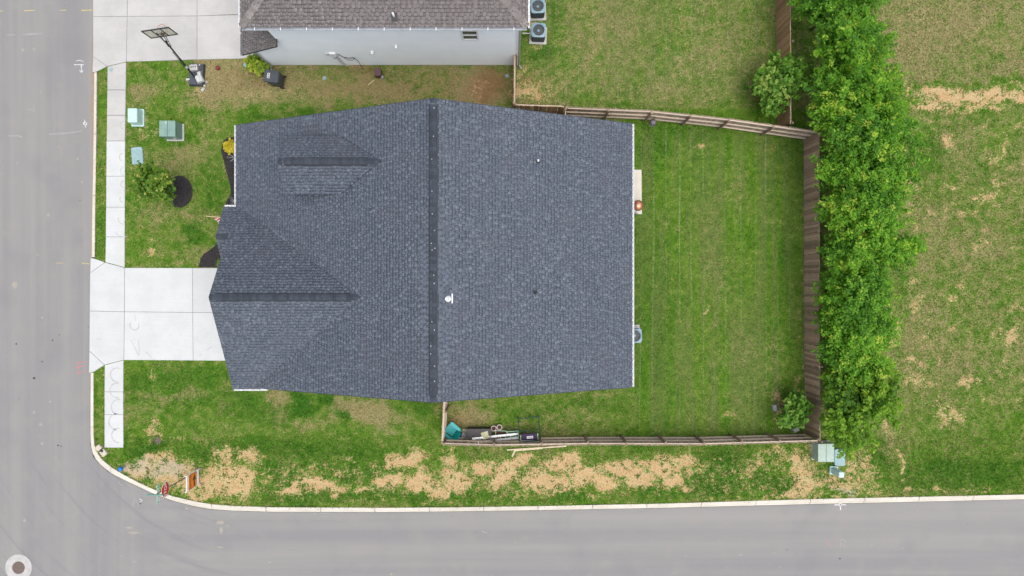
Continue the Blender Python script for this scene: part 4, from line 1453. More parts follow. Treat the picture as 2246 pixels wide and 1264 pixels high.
O, eU, eV, nn = plane_frame((NEL, NE_Y, NE_Z), (1, 0, 0), (0, 1, NP))
p = shingle_cells(O, eU, eV, nn, NER - NEL, vl, face_keep('S'), 21)
p['vis'] = lambda x, y, z: y < 12.9
parts.append(p)
O, eU, eV, nn = plane_frame((NEL, NYT, NE_Z), (0, -1, 0), (1, 0, NP))
p = shingle_cells(O, eU, eV, nn, NYT - NE_Y, vl, face_keep('W'), 22)
p['vis'] = lambda x, y, z: y < 12.7
parts.append(p)
O, eU, eV, nn = plane_frame((NER, NE_Y, NE_Z), (0, 1, 0), (-1, 0, NP))
p = shingle_cells(O, eU, eV, nn, NYT - NE_Y, vl, face_keep('E'), 23)
p['vis'] = lambda x, y, z: y < 12.7
parts.append(p)
# shed roof over the garage front
SX0, SX1, SY0, SY1, SZ0 = -13.33, -11.2, 11.50, 13.66, 2.72
SS = 0.57
O, eU, eV, nn = plane_frame((SX0, SY1, SZ0), (0, -1, 0), (1, 0, SS))
parts.append(shingle_cells(O, eU, eV, nn, SY1 - SY0, (SX1 - SX0) * math.hypot(1, SS), lambda x, y, z: x > -99, 24))
lay_roof(nroof, parts, M_SN, M_SN1, 300, CV, M_BSHADEN)
dk = MB()
rz_ = NE_Z + NP * half
yr0, yr1 = NE_Y + half, NYT - half
e = .012
dk.slab([(NEL, NE_Y, NE_Z - e), (NER, NE_Y, NE_Z - e), (cx_, yr0, rz_ - e)], .14)
dk.slab([(NER, NE_Y, NE_Z - e), (NER, NYT, NE_Z - e), (cx_, yr1, rz_ - e), (cx_, yr0, rz_ - e)], .14)
dk.slab([(NEL, NYT, NE_Z - e), (NEL, NE_Y, NE_Z - e), (cx_, yr0, rz_ - e), (cx_, yr1, rz_ - e)], .14)
dk.slab([(NEL, NYT, NE_Z - e), (cx_, yr1, rz_ - e), (NER, NYT, NE_Z - e)], .14)
dk.slab([(SX0, SY0, SZ0 - e), (SX1, SY0, SZ0 + SS * (SX1 - SX0) - e), (SX1, SY1, SZ0 + SS * (SX1 - SX0) - e), (SX0, SY1, SZ0 - e)], .12)
dk.build('roof_deck', M_DECK, nroof)
cap_row(nroof, M_CAPN, (NER - .02, NE_Y + .02, NE_Z + .03), (cx_, yr0, rz_ + .03), 0.34, 0.3, 0.0, 'hip_cap', .17)
cap_row(nroof, M_CAPN, (NEL + .02, NE_Y + .02, NE_Z + .03), (cx_, yr0, rz_ + .03), 0.34, 0.3, 0.0, 'hip_cap', .17)
gutter(nroof, (NEL + .05, NE_Y - .005, NE_Z - .01), (NER - .05, NE_Y - .005, NE_Z - .01), M_GUT, 1.12, .13)
gutter(nroof, (NER + .005, NE_Y, NE_Z - .01), (NER + .005, NYT, NE_Z - .01), M_WHITE, 1.1)
gutter(nroof, (NEL - .005, NYT, NE_Z - .01), (NEL - .005, NE_Y, NE_Z - .01), M_WHITE, 1.1)
gutter(nroof, (SX0 - .005, SY1, SZ0 - .01), (SX0 - .005, SY0, SZ0 - .01), M_GUT, 1.1)
x, y = W(863, 33, 6.4)
vp = MB().lathe([(.045, -.1), (.045, .42), (.028, .42), (.028, .3)], 12).build('vent_pipe', M_WHITE, nroof, True)
vp.location = (x, y, NE_Z + NP * (y - NE_Y))
MB().box((0, -.03, 0.02), (.26, .34, .03), 0, ('X', math.atan(NP))).build('pipe_boot', M_BLACK, vp)
sd_ = MB()
lap_wall(sd_, (NXL, NY), (NXR, NY), 0.12, lambda t: NE_Z - .06, 0.118, 1)
lap_wall(sd_, (-12.79, NY - .002), (NXL - .002, NY - .002), 0.12, lambda t: SZ0 - .1 + SS * (lerp(-12.79, NXL, t) - SX0) - .05, 0.118, 1)
lap_wall(sd_, (NXR, NY), (NXR, NYT - .4), 0.12, lambda t: NE_Z - .06, 0.118, 1)
lap_wall(sd_, (NXL, NYT - .4), (NXL, NY), 0.12, lambda t: NE_Z - .06, 0.118, 1)
lap_wall(sd_, (-12.79, NYT - .4), (-12.79, NY), 0.12, lambda t: SZ0, 0.118, 1)
tag(sd_.build('siding', M_SIDE, nb), kind='stuff')
MB().box(((-12.79 + NXR) / 2, (NY + NYT) / 2 - .1, 0.0), (NXR + 12.79, NYT - NY - .3, 0.26)).build('foundation', M_FOUND, nb)
ct = MB()
for x in (NXR, ):
    ct.box((x - .02, NY - .012, NE_Z / 2), (.1, .06, NE_Z - .2))
ct.build('corner_trim', M_WHITE, nb)
MB().box((-12.77, NY - .016, 1.2), (.1, .06, 2.3)).build('corner_trim', M_WHITE, nb)
sf = MB().box(((NEL + NER) / 2, NE_Y + .19, NE_Z - .2), (NER - NEL - .1, .36, .03)).build('soffit', M_WHITE, nb)
window(nb, (W(1012, 74, 4.55)[0], NY), (W(1049, 74, 4.55)[0], NY), 3.86, 5.05, (0, -1))
downspout(nb, [(NXR + .06, NE_Y + .1, NE_Z - .1), (NXR + .09, NY - .02, NE_Z - .5), (NXR + .09, NY - .02, .12), (NXR + .22, NY - .2, .06)], M_GUT)
downspout(nb, [(-13.2, 11.6, SZ0 - .1), (-12.84, NY - .05, SZ0 - .35), (-12.84, NY - .05, .14), (-12.8, NY - .35, .06)], M_GUT)
# things fixed on the white wall
def on_wall(px, py):
    """point of the white wall (plane y = NY) seen at a photo position"""
    k = (632 - py) / FOC
    d = NY / k
    return (px - 1123) / FOC * d, CAM_H - d


for px, py, s in ((817, 113, .16), (869, 100, .13)):
    x, z = on_wall(px, py)
    v = MB()
    v.box((x, NY - .03, z), (s, .05, s * 1.1)).box((x, NY - .09, z + .02), (s * .8, .1, s * .9), 0, ('X', .35))
    v.build('wall_vent', M_WHITE, nb)
x, z = on_wall(727, 117)
mt = MB().box((x + .08, NY - .06, z), (.30, .11, .34)).build('meter_box', M_WHITE, nb)
MB().box((x - .17, NY - .05, z + .03), (.16, .08, .26)).build('box_door', M_SIDE2, mt)
MB().tube((x + .1, NY - .1, z - .22), (x + .1, NY - .2, z - .22), .07, .07, 12).build('meter_dial', M_GUT, mt)
m = MB()
m.path([(x + .3, NY - .04, z - .05), (x + .5, NY - .04, z - .5), (x + .75, NY - .05, z - .62), (x + 1.0, NY - .06, z - .5), (x + 1.15, NY - .1, z - .9), (x + 1.2, NY - .22, .05)], .016)
m.path([(x + .5, NY - .05, z - .5), (x + .62, NY - .06, z - .85), (x + .85, NY - .06, z - .9), (x + 1.05, NY - .06, z - .55)], .013)
m.build('cable', M_DARK, nb)
m = MB()
m.path([(x + .1, NY - .05, z - .35), (x + .16, NY - .05, .5), (x + .35, NY - .06, .05)], .02)
m.path([(x + .2, NY - .05, z - .3), (x + .28, NY - .05, .5), (x + .45, NY - .06, .05)], .02)
m.build('conduit', M_STONE, nb)

# ------------------------------------------------------------------ fences
def picket_mesh(mat, h, k):
    r_ = random.Random(k)
    w_ = 0.066
    j = r_.uniform(-.004, .004)
    m = MB()
    t = 0.009
    poly = [(-w_, 0.03), (w_, 0.03), (w_ + j, h - .035), (w_ - .028, h), (-w_ + .028, h), (-w_ + j, h - .035)]
    n = 6
    vs = [(x, -t, z) for x, z in poly] + [(x, t, z) for x, z in poly]
    m.add(vs, [tuple(range(n)), tuple(range(2 * n - 1, n - 1, -1))] + [(i, n + i, n + (i + 1) % n, (i + 1) % n) for i in range(n)])
    return m.mesh('picket', mat)


PK = {}


def fence(label, pts, mat, rail_side, h=1.83, group=None, posts=True, skip=None):
    """pts: plan polyline at the ground; rail_side +1 = rails to the left of travel"""
    root = thing('wooden_fence', label, 'fence', (pts[0][0], pts[0][1], 0))
    o0 = Vector((pts[0][0], pts[0][1]))
    for k in range(4):
        if (mat.name, k) not in PK:
            PK[(mat.name, k)] = picket_mesh(mat, h - 0.012 * k, k)
    pm = MB().box((0, 0, (h - .02) / 2), (.09, .09, h - .02)).box((0, 0, h - .004), (.1, .1, .02)).mesh('post', M_WOODP)
    for a, b in zip(pts[:-1], pts[1:]):
        a, b = Vector(a) - o0, Vector(b) - o0
        d = (b - a).normalized()
        s = Vector((-d.y, d.x)) * rail_side
        L = (b - a).length
        ang = math.atan2(d.y, d.x)
        n = max(1, round(L / 0.1385))
        for i in range(n):
            c = a + d * (L * (i + .5) / n)
            o = link('picket', PK[(mat.name, random.randrange(4))], root)
            o.location = (c.x, c.y, random.uniform(-.02, .015))
            o.rotation_euler = (random.uniform(-.006, .006), random.uniform(-.012, .012), ang + random.uniform(-.02, .02))
        for zz in (0.28, 0.95, h - 0.14):
            c = (a + b) / 2 + s * 0.045
            MB().box((c.x, c.y, zz), (L + .02, .07, .06), ang).build('rail', M_WOODT, root)
        if posts:
            npst = max(1, round(L / 2.08))
            for i in range(npst + 1):
                if i == npst and b != Vector(pts[-1]) - o0:
                    continue
                c = a + d * (L * i / npst) + s * 0.12
                o = link('post', pm, root)
                o.location = (c.x, c.y, 0)
                o.rotation_euler = (random.uniform(-.01, .01), random.uniform(-.01, .01), ang)
    return root


ft = 1.83
wt = lambda px, py: W(px, py, ft)
fence('weathered long fence with posts and rails facing the backyard, north side below the neighbour lawn', [wt(1241, 234), wt(1430, 242), wt(1600, 260), wt(1796, 288)], M_WOODG, -1)
fence('long brown board fence along the tree row, east side of the backyard', [wt(1796, 292), wt(1797, 640), wt(1798.5, 969)], M_WOODO, 1)
fence('street-side fence with posts facing in, along the bare verge', [wt(969.5, 976), wt(1084, 979.5), wt(1290, 976.5), wt(1545, 977), wt(1795, 970)], M_WOODG, 1)
fence('short pale fence return from the house corner down to the teal chair', [(-3.43, WYS - .02), wt(968, 974)], M_WOODT, 1)
fence('narrow fence running from the white neighbouring house wall to the fence corner', [(0.10, NY - .05), wt(1126.5, 230)], M_WOODN, 1)
fence('dark brown fence panel above the roof, between the fence corner and the gate stub', [wt(1127, 231), wt(1237, 234.5)], M_WOODN, 1)
fence('short fence stub between the backyard fence and the house', [wt(1238.5, 236), (2.70, WYN + .03)], M_WOODN, 1)
fence('orange-brown board fence beside the tall trees, top edge of the photo', [(wt(1733, 0)[0], 18.2), wt(1733, 0), wt(1734, 270)], M_WOODN, 1)


# ------------------------------------------------------------------ vegetation
def leaves(name, parent, mat, P, N, size, tone, aspect=0.55):
    """one mesh of pointed leaf faces at points P, facing N"""
    n = len(P)
    N = N / np.linalg.norm(N, axis=1, keepdims=True)
    t = RNG.normal(size=(n, 3))
    t -= (t * N).sum(1, keepdims=True) * N
    t /= np.linalg.norm(t, axis=1, keepdims=True)
    b = np.cross(N, t)
    s = size[:, None]
    fold = N * s * 0.10
    v = np.stack([P - t * s * .5, P + b * s * aspect * .5 + fold, P + t * s * .5, P - b * s * aspect * .5 + fold], 1).reshape(-1, 3)
    i = np.arange(n)[:, None] * 4
    f = (i + np.array([0, 1, 2, 3])).ravel()
    me = fast_mesh(name, v, f, np.full(n, 4), mat, fattr={'tone': np.clip(tone, 0, 1)})
    return link(name, me, parent)


def crown_points(c, rad, nsp, per, spray, seed, low=-0.5, lumps=7, fill=0.35):
    """sprays of leaves spread through an uneven crown"""
    g = np.random.default_rng(seed)
    # uneven outline: union of lumps on an ellipsoid
    lc = g.normal(size=(lumps, 3))
    lc /= np.linalg.norm(lc, axis=1, keepdims=True)
    lc[:, 2] = np.abs(lc[:, 2]) * 1.0 - 0.25
    lc *= g.uniform(.30, .70, (lumps, 1))
    lr_ = g.uniform(.24, .46, lumps)
    k = g.integers(0, lumps, nsp)
    d = g.normal(size=(nsp, 3))
    d /= np.linalg.norm(d, axis=1, keepdims=True)
    rr = np.where(g.random(nsp) < fill, g.uniform(.1, .85, nsp), g.uniform(.85, 1.05, nsp))
    S = lc[k] + d * (lr_[k] * rr)[:, None]
    ok = S[:, 2] > low
    S, d, k = S[ok], d[ok], k[ok]
    n = len(S)
    out = S / np.maximum(np.linalg.norm(S, axis=1, keepdims=True), .2)
    S = S * np.array(rad) + np.array(c)
    ax = 0.75 * d + 0.5 * out + np.array([0, 0, .25]) + g.normal(size=(n, 3)) * .35
    ax /= np.linalg.norm(ax, axis=1, keepdims=True)
    ln = g.uniform(.6, 1.3, n) * spray
    tt = g.random((n, per))
    side = g.normal(size=(n, per, 3))
    P = S[:, None] + ax[:, None] * (ln[:, None] * tt)[..., None] + side * (spray * .20 * (1.15 - tt * .7))[..., None]
    Nn = np.array([0, 0, 1.15]) + out[:, None] * .5 + g.normal(size=(n, per, 3)) * .42
    tone = (0.47 + .16 * g.normal(size=lumps)[k][:, None] + .15 * g.normal(size=(n, 1)) + .30 * (tt - .5) + .11 * g.normal(size=(n, per)))
    tone = tone + (g.random((n, per)) > .965) * .5
    return P.reshape(-1, 3), Nn.reshape(-1, 3), tone.ravel(), S, n


def tree(name, label, cat, base, c, rad, mat, nsp, per, spray, lsize, seed, group=None, trunk=0.09, low=-.5, lumps=7, aspect=.55, tonesh=0.0, part='crown'):
    root = thing(name, label, cat, (base[0], base[1], 0), 0, group)
    off = np.array([base[0], base[1], 0])
    P, N, T, S, n = crown_points(np.array(c) - off, rad, nsp, per, spray, seed, low, lumps)
    g = np.random.default_rng(seed + 1)
    P[:, 2] = np.maximum(P[:, 2], .04)
    leaves(part, root, mat, P, N, lsize * g.uniform(.65, 1.3, len(P)), T + tonesh, aspect)
    tm = MB()
    cc = Vector(np.array(c) - off)
    f = Vector((cc.x * .35, cc.y * .35, max(.25, cc.z - rad[2] * .45)))
    tm.tube((0, 0, -.05), f, trunk, trunk * .72, 8)
    pick = g.choice(len(S), min(26, len(S)), replace=False)
    for i in pick:
        e_ = Vector(S[i])
        mid = f.lerp(e_, .5) + Vector(g.normal(size=3) * .08)
        tm.tube(f, mid, trunk * .38, trunk * .22, 5, False)
        tm.tube(mid, e_, trunk * .22, trunk * .06, 5, False)
    tm.build('trunk', M_BARK, root)
    return root


ROW = [  # crown centre in the photo, crown height, radius px across/along, label
    (1834, 10, 3.3, 98, 76, 'leafy green tree at the top end of the tree row'),
    (1846, 108, 3.4, 106, 68, 'green row tree beside the orange-brown fence, second from the top edge'),
    (1862, 200, 3.1, 92, 70, 'green row tree just right of the round bush in the neighbour lawn'),
    (1884, 292, 3.7, 124, 84, 'widest tree of the row, overhanging the fence corner by the dry dirt band'),
    (1884, 382, 3.0, 104, 66, 'green row tree just below the backyard fence corner'),
    (1876, 468, 3.3, 88, 70, 'feathery green tree in the middle of the row beside the brown fence'),
    (1884, 556, 3.0, 104, 66, 'row tree bulging right toward the field beyond the air conditioner'),
    (1862, 640, 3.2, 78, 62, 'small feathery row tree above the fallen plank'),
    (1858, 716, 2.6, 74, 54, 'lowest narrow tree of the row, next to the fallen plank'),
    (1852, 788, 2.4, 62, 50, 'slim tree of the row between the plank and the yellow-green corner tree'),
]
for i, (px, py, zc, rx, ry, lab) in enumerate(ROW):
    cx, cy = W(px + (6 if i < 3 else 14), py, zc)
    sc = (CAM_H - zc) / FOC
    tree('deciduous_tree', lab, 'tree', (cx + .1, cy), (cx, cy, zc), (rx * sc * 1.0, ry * sc * .96, 2.5), L_ROW, 520, 30, .62, .145, 100 + i * 3, 'tree row behind the fence', .08, -.95, 15, .5, (-.03, .03, .0, .04, -.02)[i % 5])
cx, cy = W(1876, 892, 2.9)
tree('deciduous_tree', 'bushy yellow-green tree over the transformer at the fence corner', 'tree', (cx + .2, cy + .3), (cx, cy, 2.9), (2.05, 2.35, 2.3), L_MAPLE, 560, 28, .42, .15, 160, 'tree row behind the fence', .09, -.9, 16, .7, .0)
cx, cy = W(1704, 182, 1.8)
tree('round_bush', 'round dense green bush in the neighbour lawn by the orange-brown fence', 'bush', (cx - .1, cy - .1), (cx, cy, 1.75), (1.42, 1.42, 1.6), L_BUSH, 560, 24, .34, .12, 170, None, .07, -.9, 12, .7, .02)
cx, cy = W(1738, 900, 1.3)
tree('garden_shrub', 'small green shrub inside the backyard corner beside white rock', 'shrub', (cx - .1, cy), (cx, cy, 1.25), (.85, .95, 1.1), L_BUSH, 170, 26, .34, .15, 180, None, .05, -.9, 7, .7, .0)
cx, cy = W(337, 403, 2.2)
tree('young_tree', 'young green tree with yellowish tips in a black mulch ring by the sidewalk', 'tree', W(384, 418), (cx, cy, 2.2), (.98, .92, 1.1), L_SMALL, 260, 22, .36, .13, 190, None, .05, -.9, 9, .75, .15)
cx, cy = W(565, 138, .6)
tree('lime_shrub', 'bright lime-green shrub beside the garage corner of the white house', 'shrub', (cx, cy), (cx, cy, .55), (.62, .66, .6), L_LIME, 130, 22, .2, .12, 200, None, .03, -.9, 6, .75, .1)
cx, cy = W(506.5, 324, .45)
tree('yellow_shrub', 'round golden-yellow shrub in the front mulch bed under the gutter', 'shrub', (cx, cy), (cx, cy, .42), (.40, .42, .42), L_YEL, 120, 22, .14, .07, 210, None, .025, -.9, 6, .75, .1)
for py, lab in ((345, 'bare silvery twiggy plant in the mulch bed below the yellow shrub'), (441, 'bare silvery twiggy plant in the mulch bed near the porch gutter corner')):
    x, y = W(511, py, .2)
    root = thing('twiggy_plant', lab, 'plant', (x, y, 0), 0, 'twiggy plants in the mulch bed')
    m = MB()
    for k in range(16):
        a = random.uniform(0, 6.28)
        l = random.uniform(.15, .34)
        m.tube((0, 0, .02), (l * math.cos(a), l * math.sin(a), random.uniform(.15, .4)), .010, .004, 4)
    m.build('stems', M_STONE, root)
cx, cy = W(482, 572, .2)
tree('low_green_plant', 'low bright green plant on the mulch bed beside the driveway', 'plant', (cx, cy), (cx, cy, .2), (.26, .34, .2), L_LIME, 80, 18, .12, .06, 215, None, .02, -.9, 5, .7, -.2, 'foliage')

# mulch beds with loose chips
def mulch(name, pts_px, label):
    poly = [W(*p) for p in pts_px]
    root = link(name, None)
    tag(root, kind='structure')
    m = MB().prism(poly, -.05, .03)
    m.build('mulch_base', M_MULCH, root)
    xs_, ys_ = [p[0] for p in poly], [p[1] for p in poly]
    A = (max(xs_) - min(xs_)) * (max(ys_) - min(ys_))
    n = int(A * 420)
    X = RNG.uniform(min(xs_), max(xs_), n)
    Y = RNG.uniform(min(ys_), max(ys_), n)
    k = inside_poly(X, Y, poly)
    X, Y = X[k], Y[k]
    n = len(X)
    P = np.stack([X, Y, RNG.uniform(.032, .06, n)], 1)
    N = np.array([0, 0, 1]) + RNG.normal(size=(n, 3)) * .35
    o = leaves('mulch_chips', root, M_CHIP, P, N, RNG.uniform(.06, .16, n), np.zeros(n), .35)
    tag(o, kind='stuff')
    return root


mulch('mulch_ring', ring(394, 420, 33, 0, 360, 26)[:-1] if False else [(394 + 29 * math.cos(R(a)), 421 + 35 * math.sin(R(a))) for a in range(0, 360, 14)], '')
mulch('mulch_bed', [(524, 300), (498, 303), (488, 315), (486, 332), (491, 352), (497, 375), (504, 400), (508, 424), (500, 438), (489, 462), (484, 480), (480, 500), (500, 505), (530, 500), (530, 300)], '')
mulch('mulch_bed', [(500, 520), (478, 534), (462, 548), (447, 558), (440, 568), (437, 586.5), (500, 586.5), (505, 540)], '')

# grass blades over the whole lawn
def lawn_mask(X, Y):
    px, py = X * FOC / CAM_H + 1123, 632 - Y * FOC / CAM_H
    ok = inside_poly(X, Y, [(x, y) for x, y in laww] + [(laww[-1][0], laww[0][1])])
    boxes = [((WX0 - .1, WYS - .1), (WX1 + .1, WYN + .1)), ((-12.9, NY - .05), (NXR + .05, 30))]
    for (x0, y0), (x1, y1) in boxes:
        ok &= ~((X > x0) & (X < x1) & (Y > y0) & (Y < y1))
    for poly in PAVED:
        ok &= ~inside_poly(X, Y, [W(*p) for p in poly])
    return ok


PAVED = [[(200, -90), (602, -90), (602, 129), (278, 137.5), (236, 148), (213, 159), (200, 160)], [(236, 146), (278.5, 136), (276, 316), (275, 588), (231.5, 576), (234, 316)],
         [(190, 566), (209, 567), (231.5, 575.5), (275, 587), (560, 587), (560, 793), (272.5, 791), (271, 790), (230.5, 801), (206, 817), (190, 818)], [(229.5, 801), (272.5, 790), (272.5, 983), (229.5, 983)],
         [(394 + 29 * math.cos(R(a)), 421 + 35 * math.sin(R(a))) for a in range(0, 360, 20)], [(524, 300), (498, 303), (486, 332), (508, 424), (480, 500), (530, 500)], [(500, 520), (447, 558), (437, 587), (500, 587)],
         [(1350, 372), (1408, 372), (1408, 471), (1350, 471)]]
NB = 620000
X = RNG.uniform(-23.2, 27.8, NB)
Y = RNG.uniform(-12.6, 15.8, NB)
k = lawn_mask(X, Y)
X, Y = X[k], Y[k]
FB = fields(X, Y)
tuft = vnoise(X * 3.4, Y * 3.4, 77) * .6 + vnoise(X * 7.5, Y * 7.5, 78) * .4
clump = (tuft > .66) & (RNG.random(len(X)) < .85)
thin = clump | (RNG.random(len(X)) > np.clip(FB['dirt'] * 1.5 - .25 + FB['red'] * .25, 0, .96))
clump = clump[thin]
X, Y = X[thin], Y[thin]
FB = {a: b[thin] for a, b in FB.items()}
n = len(X)
ang = RNG.uniform(0, 2 * math.pi, n)
hgt = RNG.uniform(.03, .075, n) * (1 + .8 * FB['lush'])
verge = (Y < -7.9)
hgt = np.where(verge, hgt * 1.35, hgt)
lean = RNG.uniform(.4, 1.5, n) * hgt
wd = RNG.uniform(.012, .026, n)
dx, dy = np.cos(ang), np.sin(ang)
z0 = np.zeros(n)
v = np.stack([np.stack([X - dy * wd, Y + dx * wd, z0], 1), np.stack([X + dy * wd, Y - dx * wd, z0], 1), np.stack([X + dx * lean, Y + dy * lean, hgt], 1)], 1).reshape(-1, 3)
va = {a: np.repeat(b * (0.55 if a == 'dirt' else 1.0), 3) for a, b in FB.items()}
va['dirt'] = va['dirt'] * np.repeat(np.where(clump, 0, 1), 3)
va['lush'] = np.maximum(va['lush'], np.repeat(np.where(clump & (FB['dirt'] > .3), .7, 0), 3))
va['dry'] = va['dry'] - np.repeat(np.where(clump & (FB['dirt'] > .3), .3, 0), 3) + np.repeat(RNG.normal(0, .24, n), 3)
va['tone'] = np.repeat(RNG.normal(.06, .42, n), 3)
gmesh = fast_mesh('grass', v, np.arange(3 * n), np.full(n, 3), M_LAWN, vattr=va)
tag(link('grass', gmesh), 'short patchy mown grass covering the yards and the verge', 'grass', kind='stuff')

# ------------------------------------------------------------------ utility boxes
def transformer(label, px0, py0, px1, py1, h, mat, pad=True, split='Y'):
    """top corners in the photo at height h"""
    x0, y1 = W(px0, py0, h)
    x1, y0 = W(px1, py1, h)
    c = ((x0 + x1) / 2, (y0 + y1) / 2)
    wx, wy = x1 - x0, y1 - y0
    r = thing('transformer_box', label, 'utility box', (c[0], c[1], 0))
    if pad:
        MB().box((.03, -.03, .0), (wx + .06, wy + .06, .12)).build('pad', M_CONC_O, r)
    b = MB()
    b.box((0, 0, h / 2 - .02), (wx - .04, wy - .04, h - .06))
    b.build('cabinet', mat, r)
    for s in (-1, 1):
        MB().box((s * wx / 4, 0, h - .03), (wx / 2 - .012, wy, .06), 0, None, .97).build('lid', mat, r)
    MB().box((wx * .25, -wy / 2 - .0, h * .55), (.14, .05, .05)).build('handle', M_GUT, r)
    MB().box((-.06, wy * .38, h + .004), (.035, .14, .01)).build('hasp', M_CREAM, r)
    return r


transformer('dark green transformer box on a pad in the front lawn', 349, 264.5, 385, 300, .85, M_TGREEN)
transformer('faded green transformer box half under the yellow-green corner tree', 1794, 973.5, 1830, 1014, .8, M_TGREEN2)


def pedestal(label, px, py, wx, wy, h, mat, rz):
    x, y = W(px, py, h * .9)
    r = thing('utility_pedestal', label, 'utility box', (x, y, 0), rz)
    MB().rbox((0, 0), (wx + .1, wy + .1), .05, -.02, .12).build('base', mat, r)
    MB().rbox((0, 0), (wx, wy), .06, .12, h, 3, .86).build('cover', mat, r)
    MB().rbox((0, 0), (wx * .9, wy * .9), .06, h, h + .035, 3, .8).build('cap', M_MINT if mat is not M_MINT else mat, r)
    return r


pedestal('pale mint utility pedestal beside the sidewalk in the front lawn', 292, 254, .56, .82, .62, M_MINT, 0)
pedestal('small pale mint pedestal with white top on the bare verge', 1843.5, 1040.5, .32, .34, .95, M_MINT, -.1)


def handhole(label, px, py, wx, wy, rz, h=.05):
    x, y = W(px, py, h)
    r = thing('handhole_lid', label, 'lid', (x, y, 0), rz)
    MB().rbox((0, 0), (wx, wy), .1, -.05, h).build('rim', M_MINTD, r)
    MB().rbox((0, 0), (wx - .07, wy - .07), .08, h, h + .006).build('lid', M_MINTD, r)
    return r


handhole('flat mint handhole lid set in the grass above the young tree', 301, 342, .60, .92, .07)
handhole('mint handhole lid on the verge next to the faded transformer', 1842, 1004, .55, .88, 0, .22)

# ------------------------------------------------------------------ condensers
def condenser(label, px, py, rz, phase, pipe=None, pad_off=(0, 0)):
    h = .86
    x, y = W(px, py, h)
    r = thing('air_conditioner', label, 'air conditioner', (x, y, 0), rz, 'air conditioner condensers')
    s = .74
    MB().box((pad_off[0], pad_off[1], .03), (.92, .92, .1)).build('pad', M_CONC_O, r)
    MB().rbox((0, 0), (s - .03, s - .03), .1, .08, h - .09).build('cabinet', M_ACS, r)
    lv = MB()
    for k in range(9):
        z = .16 + k * .07
        for q_ in range(4):
            a = q_ * math.pi / 2
            lv.box(((s / 2 - .012) * math.cos(a), (s / 2 - .012) * math.sin(a), z), (.014, s - .22, .02), a)
    lv.build('louvre', M_DARK, r)
    # top ring with the fan well
    m = MB()
    n = 32
    R0 = .295
    outer, inner = [], []
    for i in range(n):
        t = 2 * math.pi * i / n
        ct_, st_ = math.cos(t), math.sin(t)
        kx = (abs(ct_) ** 7 + abs(st_) ** 7) ** (-1 / 7) * s / 2
        outer.append((kx * ct_, kx * st_))
        inner.append((R0 * ct_, R0 * st_))
    vs = [(x_, y_, h - .09) for x_, y_ in outer] + [(x_, y_, h - .01) for x_, y_ in outer] + [(x_ * 1.04, y_ * 1.04, h + .012) for x_, y_ in inner] + [(x_, y_, h - .0) for x_, y_ in inner] + [(x_, y_, h - .3) for x_, y_ in inner]
    fs = [(k * n + i, k * n + (i + 1) % n, (k + 1) * n + (i + 1) % n, (k + 1) * n + i) for k in range(4) for i in range(n)]
    m.add(vs, fs)
    m.build('top_cover', M_ACT, r)
    MB().lathe([(R0 - .005, h - .31), (R0 - .005, h - .30)], 24).build('fan_well', M_BLACK, r)
    MB().lathe([(.075, h - .2), (.08, h - .1), (.05, h - .07)], 14).build('fan_hub', M_ACT, r)
    for k in range(3):
        a0 = phase + k * 2 * math.pi / 3
        b_ = MB()
        pts = []
        for rr, da in ((.08, -.35), (.25, -.42), (.26, .34), (.08, .4)):
            pts.append((rr * math.cos(a0 + da), rr * math.sin(a0 + da), h - .15 + da * .06))
        b_.slab(pts, .012)
        b_.build('fan_blade', M_FAN, r)
    g = MB()
    for rr in (.13, .22):
        g.path([(rr * math.cos(t * math.pi / 10), rr * math.sin(t * math.pi / 10), h + .014) for t in range(21)], .002, 4)
    for k in range(8):
        a = k * math.pi / 4
        g.tube((.06 * math.cos(a), .06 * math.sin(a), h + .016), (R0 * math.cos(a), R0 * math.sin(a), h + .010), .002, None, 4)
    g.build('fan_guard', M_ACT, r)
    if pipe:
        MB().path(pipe, .03, 6).build('line_set', M_STONE, r)
    return r


condenser('condenser cut by the top edge, upper of two beside the white house', 1180, 13, .03, .3, [(-.38, -.2, .3), (-.75, -.2, .3)])
condenser('lower of two condensers beside the white house downspout', 1181.5, 66, -.04, 2.2, [(-.38, -.05, .45), (-.85, -.05, .45)])
condenser('condenser half under the east gutter of the slate-roofed house', 1392.5, 737, .03, .9, None, (-.06, .07))

# ------------------------------------------------------------------ patio and grill
patio = link('patio', None)
tag(patio, kind='structure')
MB().prism([W(1350, 373), W(1406.5, 373), W(1407.5, 470), W(1350, 470)], -.1, .05).build('concrete_slab', M_CURB, patio)
x, y = W(1400, 450.5, .9)
gr = thing('kettle_grill', 'round copper kettle grill standing on the narrow patio', 'grill', (x, y, 0.05))
MB().lathe([(.10, .48), (.22, .56), (.275, .70), (.28, .76)], 24).build('bowl', M_COPD, gr, True)
MB().lathe([(.285, .76), (.288, .78), (.26, .86), (.18, .94), (.08, .975), (.01, .98)], 24).build('lid', M_COPPER, gr, True)
MB().tube((-.05, .03, 1.0), (.05, -.04, 1.0), .014).tube((-.04, .025, .97), (-.04, .025, 1.0), .01).tube((.04, -.03, .97), (.04, -.03, 1.0), .01).build('lid_handle', M_STONE, gr)
for k in range(3):
    a = R(30 + 120 * k)
    MB().tube((.16 * math.cos(a), .16 * math.sin(a), .56), (.32 * math.cos(a), .32 * math.sin(a), 0), .014).build('leg', M_BLACK, gr)
for a in (R(150), R(30)):
    MB().tube((.32 * math.cos(a), .32 * math.sin(a), .07), (.35 * math.cos(a), .35 * math.sin(a), .07), .075, .075, 14).build('wheel', M_BLACK, gr)
m = MB()
m.path([(-.2, -.30, .0 + .02), (-.1, -.36, .12), (.0, -.38, .1), (.1, -.34, .04)], .02)
m.box((.0, -.40, .06), (.10, .05, .12), .5)
m.build('ash_tool', M_BLACK, gr)
